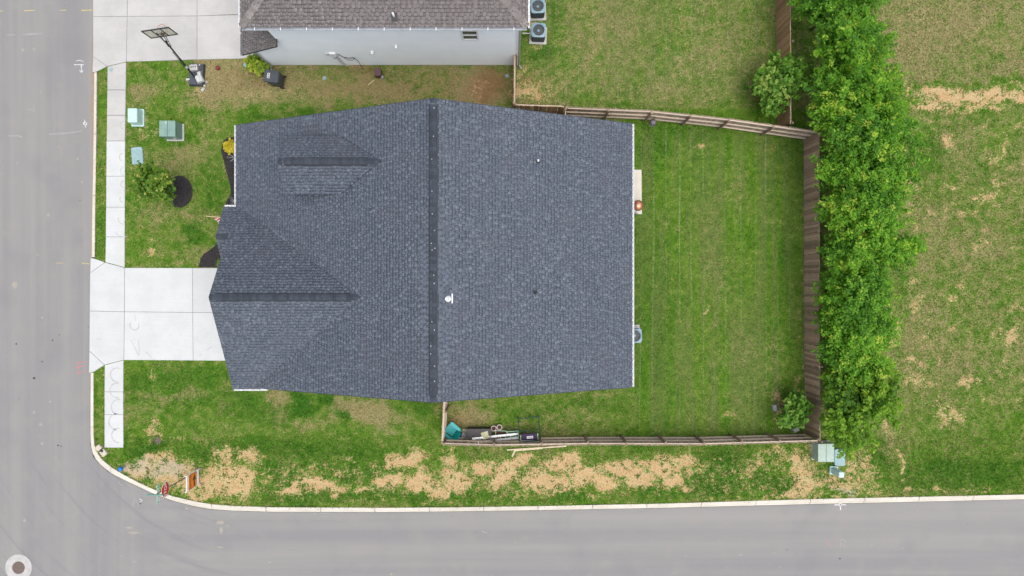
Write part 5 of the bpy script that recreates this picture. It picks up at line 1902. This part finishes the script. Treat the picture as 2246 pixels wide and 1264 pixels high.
downspout(house, [(ER + .05, YS + .5, ZR - .12), (WX1 + .06, YS + .5, ZR - .5), (WX1 + .06, YS + .5, .1)])
downspout(house, [(ER + .05, 3.5, ZR - .12), (WX1 + .06, 3.5, ZR - .5), (WX1 + .06, 3.5, .1)])
# refrigerant line cover by the east wall
xx, yy = W(1393, 719, .35)
MB().box((xx - .2, yy, .35), (.7, .1, .06)).box((xx - .3, yy, .18), (.06, .06, .36)).build('splash_block', M_STONE, house)

# ------------------------------------------------------------------ basketball hoop
bx, by = -16.76, 11.12
hp = thing('basketball_hoop', 'portable basketball hoop with clear backboard leaning over the neighbour driveway', 'basketball hoop', (bx, by, 0))
m = MB()
m.box((.0, .22, .10), (.80, 1.22, .20), R(-3), None, .9)
m.build('base', M_DARK, hp)
MB().box((-.02, .62, .215), (.66, .30, .04), R(-3)).build('base_lid', M_DARK, hp)
for k in (-1, 0, 1):
    MB().box((k * .2, .70, .236), (.07, .06, .01)).build('base_slot', M_FAN, hp)
P0, P1 = Vector((0, -.02, .2)), Vector((-.22, .98, 2.95))
pm_ = P0.lerp(P1, .55)
MB().tube(P0, pm_, .05, .05, 10).build('pole', M_BLACK, hp)
MB().tube(P0.lerp(P1, .30), P0.lerp(P1, .36), .053, .053, 10).build('pole_sleeve', M_FAN, hp)
MB().tube(pm_, P1, .04, .04, 10).build('upper_pole', M_BLACK, hp)
m = MB()
m.tube(P0.lerp(P1, .33) + Vector((-.1, 0, 0)), P0.lerp(P1, .72) + Vector((-.09, .0, 0)), .015)
m.tube(P0.lerp(P1, .72) + Vector((-.09, .0, 0)), P0.lerp(P1, .74), .012)
m.build('height_adjuster', M_BLACK, hp)
# board: width axis along wv, upright
bc = Vector((-17.06 - bx, 12.36 - by, 0))
wv = Vector((1.28, .19, 0)).normalized()
nv = Vector((-wv.y, wv.x, 0))
zb0, zb1 = 2.90, 3.77
rzb = math.atan2(wv.y, wv.x)
bd = MB().box((bc.x, bc.y, (zb0 + zb1) / 2), (1.28, .02, zb1 - zb0), rzb).build('backboard', M_CLEAR, hp)
f = MB()
for zz in (zb0, zb1):
    f.box((bc.x, bc.y, zz), (1.34, .05, .045), rzb)
for s in (-.65, -.22, .22, .65):
    q_ = bc + wv * s
    f.box((q_.x, q_.y, (zb0 + zb1) / 2), (.035, .046, zb1 - zb0 - .045), rzb)
f.box((bc.x, bc.y, zb0 + .30), (.42, .044, .03), rzb)
f.build('backboard_frame', M_BLACK, hp)
m = MB()
q_ = bc + nv * .03
m.box((q_.x, q_.y, zb0 + .36), (.5, .006, .045), rzb)
m.build('target_line', M_SIGNW, hp)
rc = bc + nv * (.06 + .23) + Vector((0, 0, 3.05))
rim = MB().path([rc + Vector((.228 * math.cos(t * math.pi / 14), .228 * math.sin(t * math.pi / 14), 0)) for t in range(29)], .011, 5)
rim.build('rim', M_RIM, hp)
MB().box((bc + nv * .05).to_tuple()[:2] + (3.05,), (.2, .1, .1), rzb).build('rim_bracket', M_RIM, hp)
nt_ = MB()
for k in range(12):
    a, b2 = k * math.pi / 6, (k + 1) * math.pi / 6
    nt_.tube(rc + Vector((.225 * math.cos(a), .225 * math.sin(a), 0)), rc + Vector((.13 * math.cos(b2), .13 * math.sin(b2), -.38)), .006, None, 4)
    nt_.tube(rc + Vector((.225 * math.cos(b2), .225 * math.sin(b2), 0)), rc + Vector((.13 * math.cos(a), .13 * math.sin(a), -.38)), .006, None, 4)
nt_.build('net', M_NET, hp)
for s in (-.12, .12):
    for zz, t in ((3.45, .97), (3.05, .86)):
        MB().tube(Vector(P0.lerp(P1, t)) + wv * s * .5, bc - nv * .03 + wv * s + Vector((0, 0, zz)), .018, None, 6).build('support_arm', M_BLACK, hp)


def stone(label, px, py, z, d, rz, mat=M_STONE, group=None, name='concrete_rubble', cat='rubble'):
    x, y = W(px, py, z)
    g = random.Random(int(px * 7 + py))
    m = MB().box((0, 0, d[2] / 2), d, 0, None, .82)
    m.v = [(a * g.uniform(.82, 1.1), b * g.uniform(.82, 1.1), c * g.uniform(.9, 1.08)) for a, b, c in m.v]
    o = m.build(name, mat)
    o.location = (x, y, z)
    o.rotation_euler = (0, 0, rz)
    return tag(o, label, cat, group)


RB = 'rubble weighing down the hoop base'
# hollow block on the base
x, y = W(428, 151, .2)
cb = thing('cinder_block', 'pale cinder block with three holes on the hoop base', 'block', (x, y, .2), .12, RB)
MB().box((0, 0, .10), (.40, .30, .2)).build('body', M_CONC_O, cb)
for k in (-1, 0, 1):
    MB().box((k * .11, .04, .202), (.06, .07, .006)).build('hole', M_BLACK, cb)
stone('large pale wedge of concrete on the lower corner of the hoop base', 439, 174, .2, (.40, .44, .16), .4, group=RB)
stone('small square pale rubble piece right of the hoop pole foot', 438, 162, .2, (.2, .2, .1), .35, group=RB)
stone('flat pale rubble piece at the left edge of the hoop base', 416, 177, .0, (.24, .12, .24), .2, group=RB)
stone('small pale stone on the grass just right of the hoop base', 454, 180.5, .0, (.11, .11, .07), .5, group=RB)
stone('pale brick-sized rubble piece on the grass below the hoop base', 448.5, 189, .0, (.2, .13, .09), -.5, group=RB)
stone('lowest grey rubble slab on the grass below the hoop base', 446, 197, .0, (.24, .14, .06), .75, group=RB)
stone('white rock beside the shrub in the backyard corner', 1697.5, 895, 0, (.22, .34, .2), .2, group=None, name='rock', cat='rock')
stone('pale rock half hidden under the lower edge of the corner shrub', 1745, 943, 0, (.36, .22, .14), .5, group=None, name='rock', cat='rock')
x, y = W(478, 149.5, .1)
o = MB().lathe([(.02, 0), (.075, .025), (.115, .085), (.12, .12), (.11, .16), (.07, .21), (.02, .235)], 18).build('ball', M_BALL, None, True)
o.location = (x, y, 0)
tag(o, 'dark red ball on the lawn right of the hoop base', 'ball')
for px, py, lab in ((244.5, 153.5, 'small teal cap set in the sidewalk corner by the neighbour driveway'), (538.5, 143.5, 'teal cleanout cap beside the lime shrub'), (712, 172, 'faint teal cap in the brown grass below the white wall'),
                    (1112, 167, 'teal cap in the grass near the narrow fence by the white wall')):
    x, y = W(px, py)
    o = MB().lathe([(.10, -.02), (.10, .045), (.06, .05), (.06, .06), (.01, .06)], 14).build('cleanout_cap', M_MINTD)
    o.location = (x, y, 0)
    tag(o, lab, 'pipe cap', 'teal pipe caps')

# ------------------------------------------------------------------ trash bin, brown pedestal, stick
x, y = W(595.5, 167.5, 1.02)
tb = thing('trash_bin', 'black wheeled trash bin with white emblem on its lid by the white house', 'trash bin', (x, y, 0), R(-8))
MB().rbox((0.03, 0), (.62, .56), .06, .08, .98, 3, 1.08).build('body', M_DARK, tb)
MB().rbox((0, 0), (.80, .66), .09, .98, 1.06, 3, .93).build('lid', M_DARK, tb)
MB().tube((.40, -.26, .98), (.40, .26, .98), .022).build('handle', M_BLACK, tb)
for s in (-1, 1):
    MB().tube((.30, s * .27, .12), (.30, s * .33, .12), .12, .12, 14).build('wheel', M_RUBBER, tb)
em = MB()
for cy_ in (-.07, .07):
    for dx_, dy_, sx_, sy_ in ((0, .05, .12, .022), (0, -.05, .12, .022), (.05, 0, .022, .1), (-.05, 0, .022, .1)):
        em.box((-.14 + dx_, cy_ + dy_, 1.066), (sx_, sy_, .006))
em.build('emblem', M_SIGNW, tb)
x, y = W(828, 157.5, .5)
bp = thing('utility_pedestal', 'dark brown enamel pedestal close to the white wall', 'utility box', (x, y, 0), .05)
MB().rbox((0, 0), (.34, .40), .03, 0, .46).build('body', M_BROWNBOX, bp)
MB().rbox((0, 0), (.38, .44), .03, .46, .52, 3, .95).build('cap', M_BROWNBOX, bp)
MB().box((.19, -.2, .12), (.1, .12, .24)).build('conduit_elbow', M_GUT, bp)
a, b = W3(808, 186, .02), W3(822, 175, .03)
o = MB().tube((0, 0, 0), b - a, .022, .018, 6).build('stick', M_LUMB)
o.location = a
tag(o, 'thin pale stick on the grass below the brown pedestal', 'stick')

# ------------------------------------------------------------------ signs at the corner
# everything faces east: text runs along +Y
FACE_E = Matrix(((0, 0, 1), (1, 0, 0), (0, 1, 0)))


def face_text(txt, size, mat, parent, loc, rot=FACE_E, name='lettering', sx=1.0):
    o = link(name, text_mesh(txt, size, mat), parent)
    M = rot.to_4x4()
    M = Matrix.Translation(loc) @ M @ Matrix.Diagonal((sx, 1, 1, 1))
    o.matrix_local = M
    return o


sx_, sy_ = -17.23, -10.02
st = thing('stop_sign', 'red octagonal stop sign on a steel post at the street corner', 'sign', (sx_ - .03, sy_, 0))
MB().box((0, 0, 1.62), (.05, .05, 3.24)).build('post', M_GALV, st)
zc = 2.47


def octagon(r, x0, x1):
    m = MB()
    p = [(r * math.cos(R(22.5 + 45 * i)), r * math.sin(R(22.5 + 45 * i))) for i in range(8)]
    vs = [(x0, y_, zc + z_) for y_, z_ in p] + [(x1, y_, zc + z_) for y_, z_ in p]
    m.add(vs, [tuple(range(8)), tuple(range(15, 7, -1))] + [(i, (i + 1) % 8, 8 + (i + 1) % 8, 8 + i) for i in range(8)])
    return m


octagon(.412, .028, .034).build('sign_border', M_SIGNW, st)
octagon(.376, .0345, .038).build('sign_face', M_RED, st)
face_text('STOP', .34, M_SIGNW, st, (.041, 0, zc - .0), sx=.86)
b1 = MB().box((0, 0, 3.12), (.012, .92, .19)).build('street_name_blade', M_SGREEN, st)
for s in (-1, 1):
    m = MB()
    yy = -.36
    for k in range(9):
        l = random.uniform(.03, .06)
        m.box((s * .009, yy + l / 2, 3.12), (.004, l, random.choice((.08, .11, .10))))
        yy += l + .026
    m.build('blade_lettering', M_SIGNW, b1)
m = MB()
m.box((.009, 0, 3.208), (.006, .92, .014)).box((.009, 0, 3.032), (.006, .92, .014))
m.build('blade_border', M_SIGNW, b1)
b2 = MB().box((0, 0, 3.33), (.82, .012, .19)).build('street_name_blade', M_SGREEN, st)
for s in (-1, 1):
    m = MB()
    xx = -.3
    for k in range(7):
        l = random.uniform(.03, .06)
        m.box((xx + l / 2, s * .009, 3.33), (l, .004, .1))
        xx += l + .03
    m.build('blade_lettering', M_SIGNW, b2)

dx_, dy_ = -16.62, -10.02
dt = thing('detour_sign', 'orange DETOUR sign with black arrow on a white barricade on bare verge', 'sign', (dx_, dy_, 0))
MB().box((.012, 0, .88), (.02, .76, .86)).build('sign_panel', M_ORANGE, dt)
m = MB()
for a, b in (((-.35), (.40)),):
    for z in (.49, 1.27):
        m.box((.026, 0, z), (.006, .70, .014))
    for yv in (-.355, .355):
        m.box((.026, yv, .88), (.006, .014, .794))
m.build('sign_border', M_BLACK, dt)
face_text('DETOUR', .185, M_BLACK, dt, (.027, 0, 1.13), sx=.92)
ar = MB()
pts = [(-.30, -.075), (.02, -.075), (.02, -.19), (.31, 0), (.02, .19), (.02, .075), (-.30, .075)]
vs = [(.024, y_, .74 + z_) for y_, z_ in pts] + [(.03, y_, .74 + z_) for y_, z_ in pts]
n = 7
ar.add(vs, [tuple(range(n)), tuple(range(2 * n - 1, n - 1, -1))] + [(i, (i + 1) % n, n + (i + 1) % n, n + i) for i in range(n)])
ar.build('arrow', M_BLACK, dt)
for z in (1.46, .30):
    MB().box((0, 0, z), (.025, .84, .2)).build('barricade_board', M_SIGNW, dt)
for s in (-1, 1):
    MB().box((-.03, s * .40, .80), (.045, .045, 1.6)).build('upright', M_SIGNW, dt)
    MB().box((-.03, s * .40, .03), (.5, .05, .05)).build('foot', M_WOODP, dt)
x, y = W(265.5, 1028.5, .4)
bm = thing('marker_post', 'blue-capped utility marker post just inside the corner curb', 'marker', (x, y, 0))
MB().tube((0, 0, -.02), (0, 0, .42), .045, .045, 10).build('post', M_STONE, bm)
MB().lathe([(.115, .36), (.12, .46), (.10, .53), (.05, .56), (.01, .565)], 16).build('cap', M_BLUE, bm, True)
MB().tube((-.1, -.08, 0), (-.12, -.3, .12), .008).build('wire', M_BLACK, bm)
x, y = W(221.5, 987.5, .12)
bb = thing('concrete_block', 'beige concrete inlet block with dark slot behind the corner curb', 'block', (x, y, 0), R(-48))
MB().box((-.17, 0, .07), (.26, .30, .2), 0, None, .96).build('body', M_BEIGE, bb)
MB().box((.2, 0, .06), (.34, .30, .16), 0, None, .96).build('lid', M_BEIGE, bb)
MB().add([(-.02, -.10, .145), (.16, -.02, .145), (.10, .11, .145), (-.02, .04, .145)], [(0, 1, 2, 3)]).build('slot', M_BLACK, bb)
x, y = W(345, 967)
vc = MB().lathe([(.21, -.03), (.21, .03), (.17, .036), (.17, .028), (.01, .03)], 20).build('valve_cover', M_IRON)
vc.location = (x, y, 0)
tag(vc, 'round brown valve cover in the dry grass below the sidewalk end', 'cover')
x, y = W(38, 1247)
mh = thing('manhole', 'round iron manhole cover in a pale concrete collar on the street corner', 'manhole', (x, y, Z_ROAD))
MB().lathe([(.71, -.02), (.71, .006), (.35, .008), (.34, .002)], 40).build('collar', M_COLLAR, mh)
cv = MB().lathe([(.335, -.02), (.335, .014), (.31, .018), (.01, .018)], 32).build('cover', M_IRON, mh)
for k in range(6):
    l = math.sqrt(max(0, .29 ** 2 - (k * .1 - .25) ** 2)) * 2
    MB().box((k * .1 - .25, 0, .02), (.035, l, .012), 0).build('grip_rib', M_IRON, cv)

# ------------------------------------------------------------------ flag at the porch
a, b = W3(453, 474.5, 2.35), W3(481, 480, 1.9)
fp = thing('porch_flag', 'striped flag hanging from a pole that sticks out of the porch', 'flag', (b.x, b.y, b.z))
c_ = Vector((-13.4, b.y - .02, 1.45))
MB().tube(c_ - b, a - b, .022, .018, 8).build('pole', M_POLE, fp)
d_ = (a - c_)
for k in range(9):
    m = MB()
    pts = []
    for s in range(7):
        t = .45 + (k * 7 + s) * .0 + .045 * s
        p = c_.lerp(a, .58 + s * .045) - b
        zdrop0, zdrop1 = .03 + k * .07, .03 + (k + 1) * .07
        wv_ = .05 * math.sin(s * 1.9 + k * .5) + .015 * k
        pts.append((Vector((p.x + .01 * k, p.y - .02 + wv_ - .05 * k, p.z - zdrop0 * .7)), Vector((p.x + .01 * (k + 1), p.y - .02 + wv_ - .05 * (k + 1), p.z - zdrop1 * .7))))
    for (p0, p1), (p2, p3) in zip(pts[:-1], pts[1:]):
        m.add([p0, p1, p3, p2], [(0, 1, 2, 3)])
    m.build('stripe', M_FRED if k % 2 == 0 else M_FWHITE, fp)

# ------------------------------------------------------------------ bird feeder on the fence
x, y = W(1431.5, 269.5, 1.0)
bf = thing('bird_feeder', 'round grey bird feeder on a hook by the north backyard fence', 'bird feeder', (x, y, 0))
MB().path([(0, .20, 0), (0, .20, 1.5), (0, .12, 1.62), (0, .02, 1.55), (0, 0, 1.3)], .012).build('hook', M_BLACK, bf)
MB().lathe([(.12, .84), (.17, .86), (.17, .89), (.08, .90), (.08, 1.08), (.18, 1.09), (.10, 1.18), (.02, 1.24)], 18).build('feeder', M_GREYF, bf, True)

# ------------------------------------------------------------------ things stored along the street-side fence
# teal low-back garden chair, facing north-east
x, y = W(991, 946, .45)
ch = thing('garden_chair', 'teal plastic slatted garden chair in the fence corner', 'chair', (x, y, 0), R(52))
for k in range(6):
    MB().box((-.20 + k * .08, .08, .36 - .0), (.068, .52, .025), 0, ('X', R(8))).build('seat_slat', M_TEAL, ch)
for k in range(7):
    a = (k - 3) * .055
    MB().box((-.225 + k * .075, -.32 - .03 * (abs(k - 3) < 2), .64 - .02 * abs(k - 3)), (.064, .025, .66 - .05 * abs(k - 3)), a * .6, ('X', R(24))).build('back_slat', M_TEAL, ch)
for s in (-1, 1):
    MB().prism([(s * .26, -.30), (s * .40, -.30), (s * .42, .25), (s * .36, .36), (s * .26, .28)] if s > 0 else [(s * .26, -.30), (s * .26, .28), (s * .36, .36), (s * .42, .25), (s * .40, -.30)], .53, .56).build('armrest', M_TEAL, ch)
    MB().box((s * .31, .26, .27), (.05, .10, .54)).build('leg', M_TEAL, ch)
    MB().box((s * .30, -.28, .26), (.05, .10, .52), 0, ('X', R(14))).build('leg', M_TEAL, ch)
x, y = W(1016.8, 956, .42)
pt = thing('propane_tank', 'grey propane tank beside the teal chair', 'tank', (x, y, 0))
MB().lathe([(.09, 0), (.13, .04), (.15, .12), (.15, .28), (.13, .37), (.06, .42), (.02, .43)], 20).build('body', M_GUT, pt, True)
MB().lathe([(.09, .38), (.095, .50), (.085, .50), (.08, .40)], 16).build('collar', M_GUT, pt)
MB().tube((0, 0, .42), (0, 0, .49), .025).build('valve', M_BLACK, pt)
x, y = W(1018.5, 945.5, .3)
bk = thing('bucket', 'small cream bucket above the propane tank', 'bucket', (x, y, 0))
MB().lathe([(.085, 0), (.10, .28), (.106, .30), (.09, .29), (.08, .10)], 18).build('body', M_CREAM, bk)
MB().box((.01, .0, .29), (.07, .05, .02), .6).build('lid_tab', M_DARK, bk)
# deck box with a ribbed lid
x0, y1 = W(1023, 941, .62)
x1, y0 = W(1077.5, 963.5, .62)
dbx = thing('storage_box', 'dark brown storage box with ribbed lid against the fence', 'box', ((x0 + x1) / 2, (y0 + y1) / 2, 0))
wx, wy = x1 - x0, y1 - y0
MB().box((0, .02, .29), (wx - .08, wy - .06, .58)).build('body', M_RIBF, dbx)
MB().box((0, 0, .60), (wx, wy, .05)).build('lid', M_RIBD, dbx)
rbm = MB().box((0, 0, 0), (.022, wy - .02, .02)).mesh('lid_rib', M_RIBD)
nr = int(wx / .052)
for k in range(nr):
    o = link('lid_rib', rbm, dbx)
    o.location = (-wx / 2 + .03 + k * (wx - .06) / (nr - 1), 0, .634)
# cream cloth on the box
x, y = W(1064, 956, .7)
cl = thing('crumpled_cloth', 'crumpled cream cloth lying on the storage box lid', 'cloth', (x, y, .645), .3)
m = MB()
n = 10
gr_ = random.Random(3)
vs = []
for j in range(n):
    for i in range(n):
        u_, v_ = i / (n - 1) - .5, j / (n - 1) - .5
        rr = math.hypot(u_, v_)
        vs.append((u_ * .36 + gr_.uniform(-.012, .012), v_ * .38 + gr_.uniform(-.012, .012), max(.004, .10 - .2 * rr ** 1.2 + gr_.uniform(-.02, .02))))
m.add(vs, [(j * n + i, j * n + i + 1, (j + 1) * n + i + 1, (j + 1) * n + i) for j in range(n - 1) for i in range(n - 1)])
m.build('folds', M_CREAM, cl, True)
for px, py, lab in ((1083, 940, 'left of two pots of brown soil with pale rims'), (1095.5, 937.5, 'right of two pots of brown soil with pale rims')):
    x, y = W(px, py, .32)
    po = thing('flower_pot', lab, 'pot', (x, y, 0), 0, 'soil-filled pots')
    MB().lathe([(.10, 0), (.135, .28), (.145, .29), (.145, .33), (.118, .33), (.115, .27)], 20).build('pot', M_POTW, po)
    MB().lathe([(.115, .26), (.115, .275), (.01, .285)], 16).build('soil', M_SOIL, po)
for px, py, lab, rz in ((1099, 951, 'green rectangular planter with pale rim beside the storage box', -.05), (1125.5, 952, 'green planter with pale rim between the ladder and the frame', .06)):
    x, y = W(px, py, .3)
    po = thing('planter', lab, 'planter', (x, y, 0), rz, 'green planters behind the ladder')
    b = MB()
    b.rbox((0, 0), (.52, .26), .06, 0, .06, 3, 1.05)
    b.build('base', M_PLGREEN, po)
    for s in (-1, 1):
        MB().box((0, s * .135, .18), (.52, .02, .26)).build('side', M_PLGREEN, po)
        MB().box((s * .27, 0, .18), (.02, .25, .26)).build('side', M_PLGREEN, po)
        MB().box((0, s * .145, .312), (.60, .035, .02)).build('rim', M_PLRIM, po)
        MB().box((s * .285, 0, .312), (.035, .254, .02)).build('rim', M_PLRIM, po)
    MB().box((0, 0, .2), (.5, .24, .04)).build('soil', M_SOIL if px < 1110 else M_PLGREEN, po)
# aluminium ladder leaning across box and planters
A, B = W3(1036, 967, .76), W3(1137, 956, .40)
ld = thing('ladder', 'white aluminium ladder lying across the box and planters', 'ladder', (A.x, A.y, A.z))
D = B - A
dv_ = D.normalized()
pv_ = Vector((-dv_.y, dv_.x, 0)).normalized()
ang = math.atan2(dv_.y, dv_.x)
L = D.length
for s in (-1, 1):
    c = D * .5 + pv_ * s * .105
    MB().box(c, (L, .11, .03), ang, ('Y', -math.asin(dv_.z))).build('rail', M_ALU, ld)
for k in range(9):
    c = D * ((k + .5) / 9) + Vector((0, 0, .0))
    MB().tube(c - pv_ * .12, c + pv_ * .12, .018, .018, 8).build('rung', M_ALU, ld)
for k in range(10):
    c = D * ((k + .5) / 10) + pv_ * (.11 if k % 2 else -.13) + Vector((0, 0, .020))
    MB().box(c, (.04, .025, .008), ang).build('rivet_plate', M_BLACK, ld)
# dark green tubular frame with a purple panel
zf = .0
fr = thing('tubular_frame', 'dark green tubular frame standing open on the grass by the fence', 'frame', (*W(1160, 945), 0))
o_ = Vector((*W(1160, 945), 0))
Pp = [W3(1140, 970, 1.0) - o_, W3(1137, 919, .35) - o_, W3(1181, 914, .35) - o_, W3(1186, 966, 1.0) - o_]
for a, b in zip(Pp, Pp[1:] + Pp[:1]):
    MB().tube(a, b, .028, .028, 8).build('tube', M_DKGREEN, fr)
for p in Pp:
    MB().tube(p, Vector((p.x, p.y, .0)), .024, .024, 8).build('leg', M_DKGREEN, fr)
MB().tube(Pp[0].lerp(Pp[1], .45), Pp[3].lerp(Pp[2], .45), .016, .016, 8).build('crossbar', M_DKGREEN, fr)
c = W3(1161, 959, .85)
pn = thing('padded_panel', 'dark purple padded panel with lime trim and white label on the green frame', 'panel', c, R(5))
tl = ('X', R(22))
MB().box((0, 0, .02), (.86, .42, .06), 0, tl).build('pad', M_PURPLE, pn)
MB().box((0, -.225, -.075), (.92, .035, .045), 0, tl).build('trim', M_LIME, pn)
for s in (-1, 1):
    MB().box((s * .445, -.02, .015), (.035, .42, .045), 0, tl).build('trim', M_LIME, pn)
lb = MB().box((.03, .0, .056), (.33, .15, .008), 0, tl).build('label', M_SIGNW, pn)
m = MB()
for k in range(5):
    m.box((-.07 + k * .05, 0, .063), (.026, .06, .004), 0, tl)
m.build('label_print', M_GREYF, pn)
m = MB()
x, y = W(1118, 940)
for k in range(14):
    a = random.uniform(0, 6.28)
    r_ = random.uniform(.12, .26)
    q0 = Vector((random.uniform(-.1, .1), random.uniform(-.08, .08), random.uniform(.01, .06)))
    m.path([q0 + Vector((r_ * math.cos(a + t * .5), r_ * .7 * math.sin(a + t * .5), .01 * t)) for t in range(6)], .006, 4)
o = m.build('wire_coil', M_BARK)
o.location = (x, y, 0)
tag(o, 'tangle of rusty wire on the ground between pots and frame', 'wire')
# loose lumber outside the fence
def board(label, p0, p1, w_, h_, mat=M_LUMB, name='board', group=None):
    a, b = Vector(p0), Vector(p1)
    d = b - a
    o = MB().box((0, 0, 0), (d.length, w_, h_)).build(name, mat)
    o.location = (a + b) / 2
    o.rotation_euler = (0, -math.asin(d.normalized().z), math.atan2(d.y, d.x))
    return tag(o, label, 'board', group)


LG = 'loose lumber outside the fence'
board('long pale board on the grass just outside the street-side fence', W3(1112, 987, .05), W3(1242, 978.5, .07), .07, .07, group=LG)
board('second pale board lying against the long one outside the fence', W3(1128, 988.5, .04), W3(1190, 983, .04), .08, .04, group=LG)
board('short pale offcut pointing away from the fence toward the verge', W3(1129, 989.5, .04), W3(1123, 1002, .04), .08, .05, group=LG)
board('brown plank fallen into the gap beside the low row trees', W3(1817, 728, 1.9), W3(1829, 765, 1.3), .12, .04, M_WOODP)
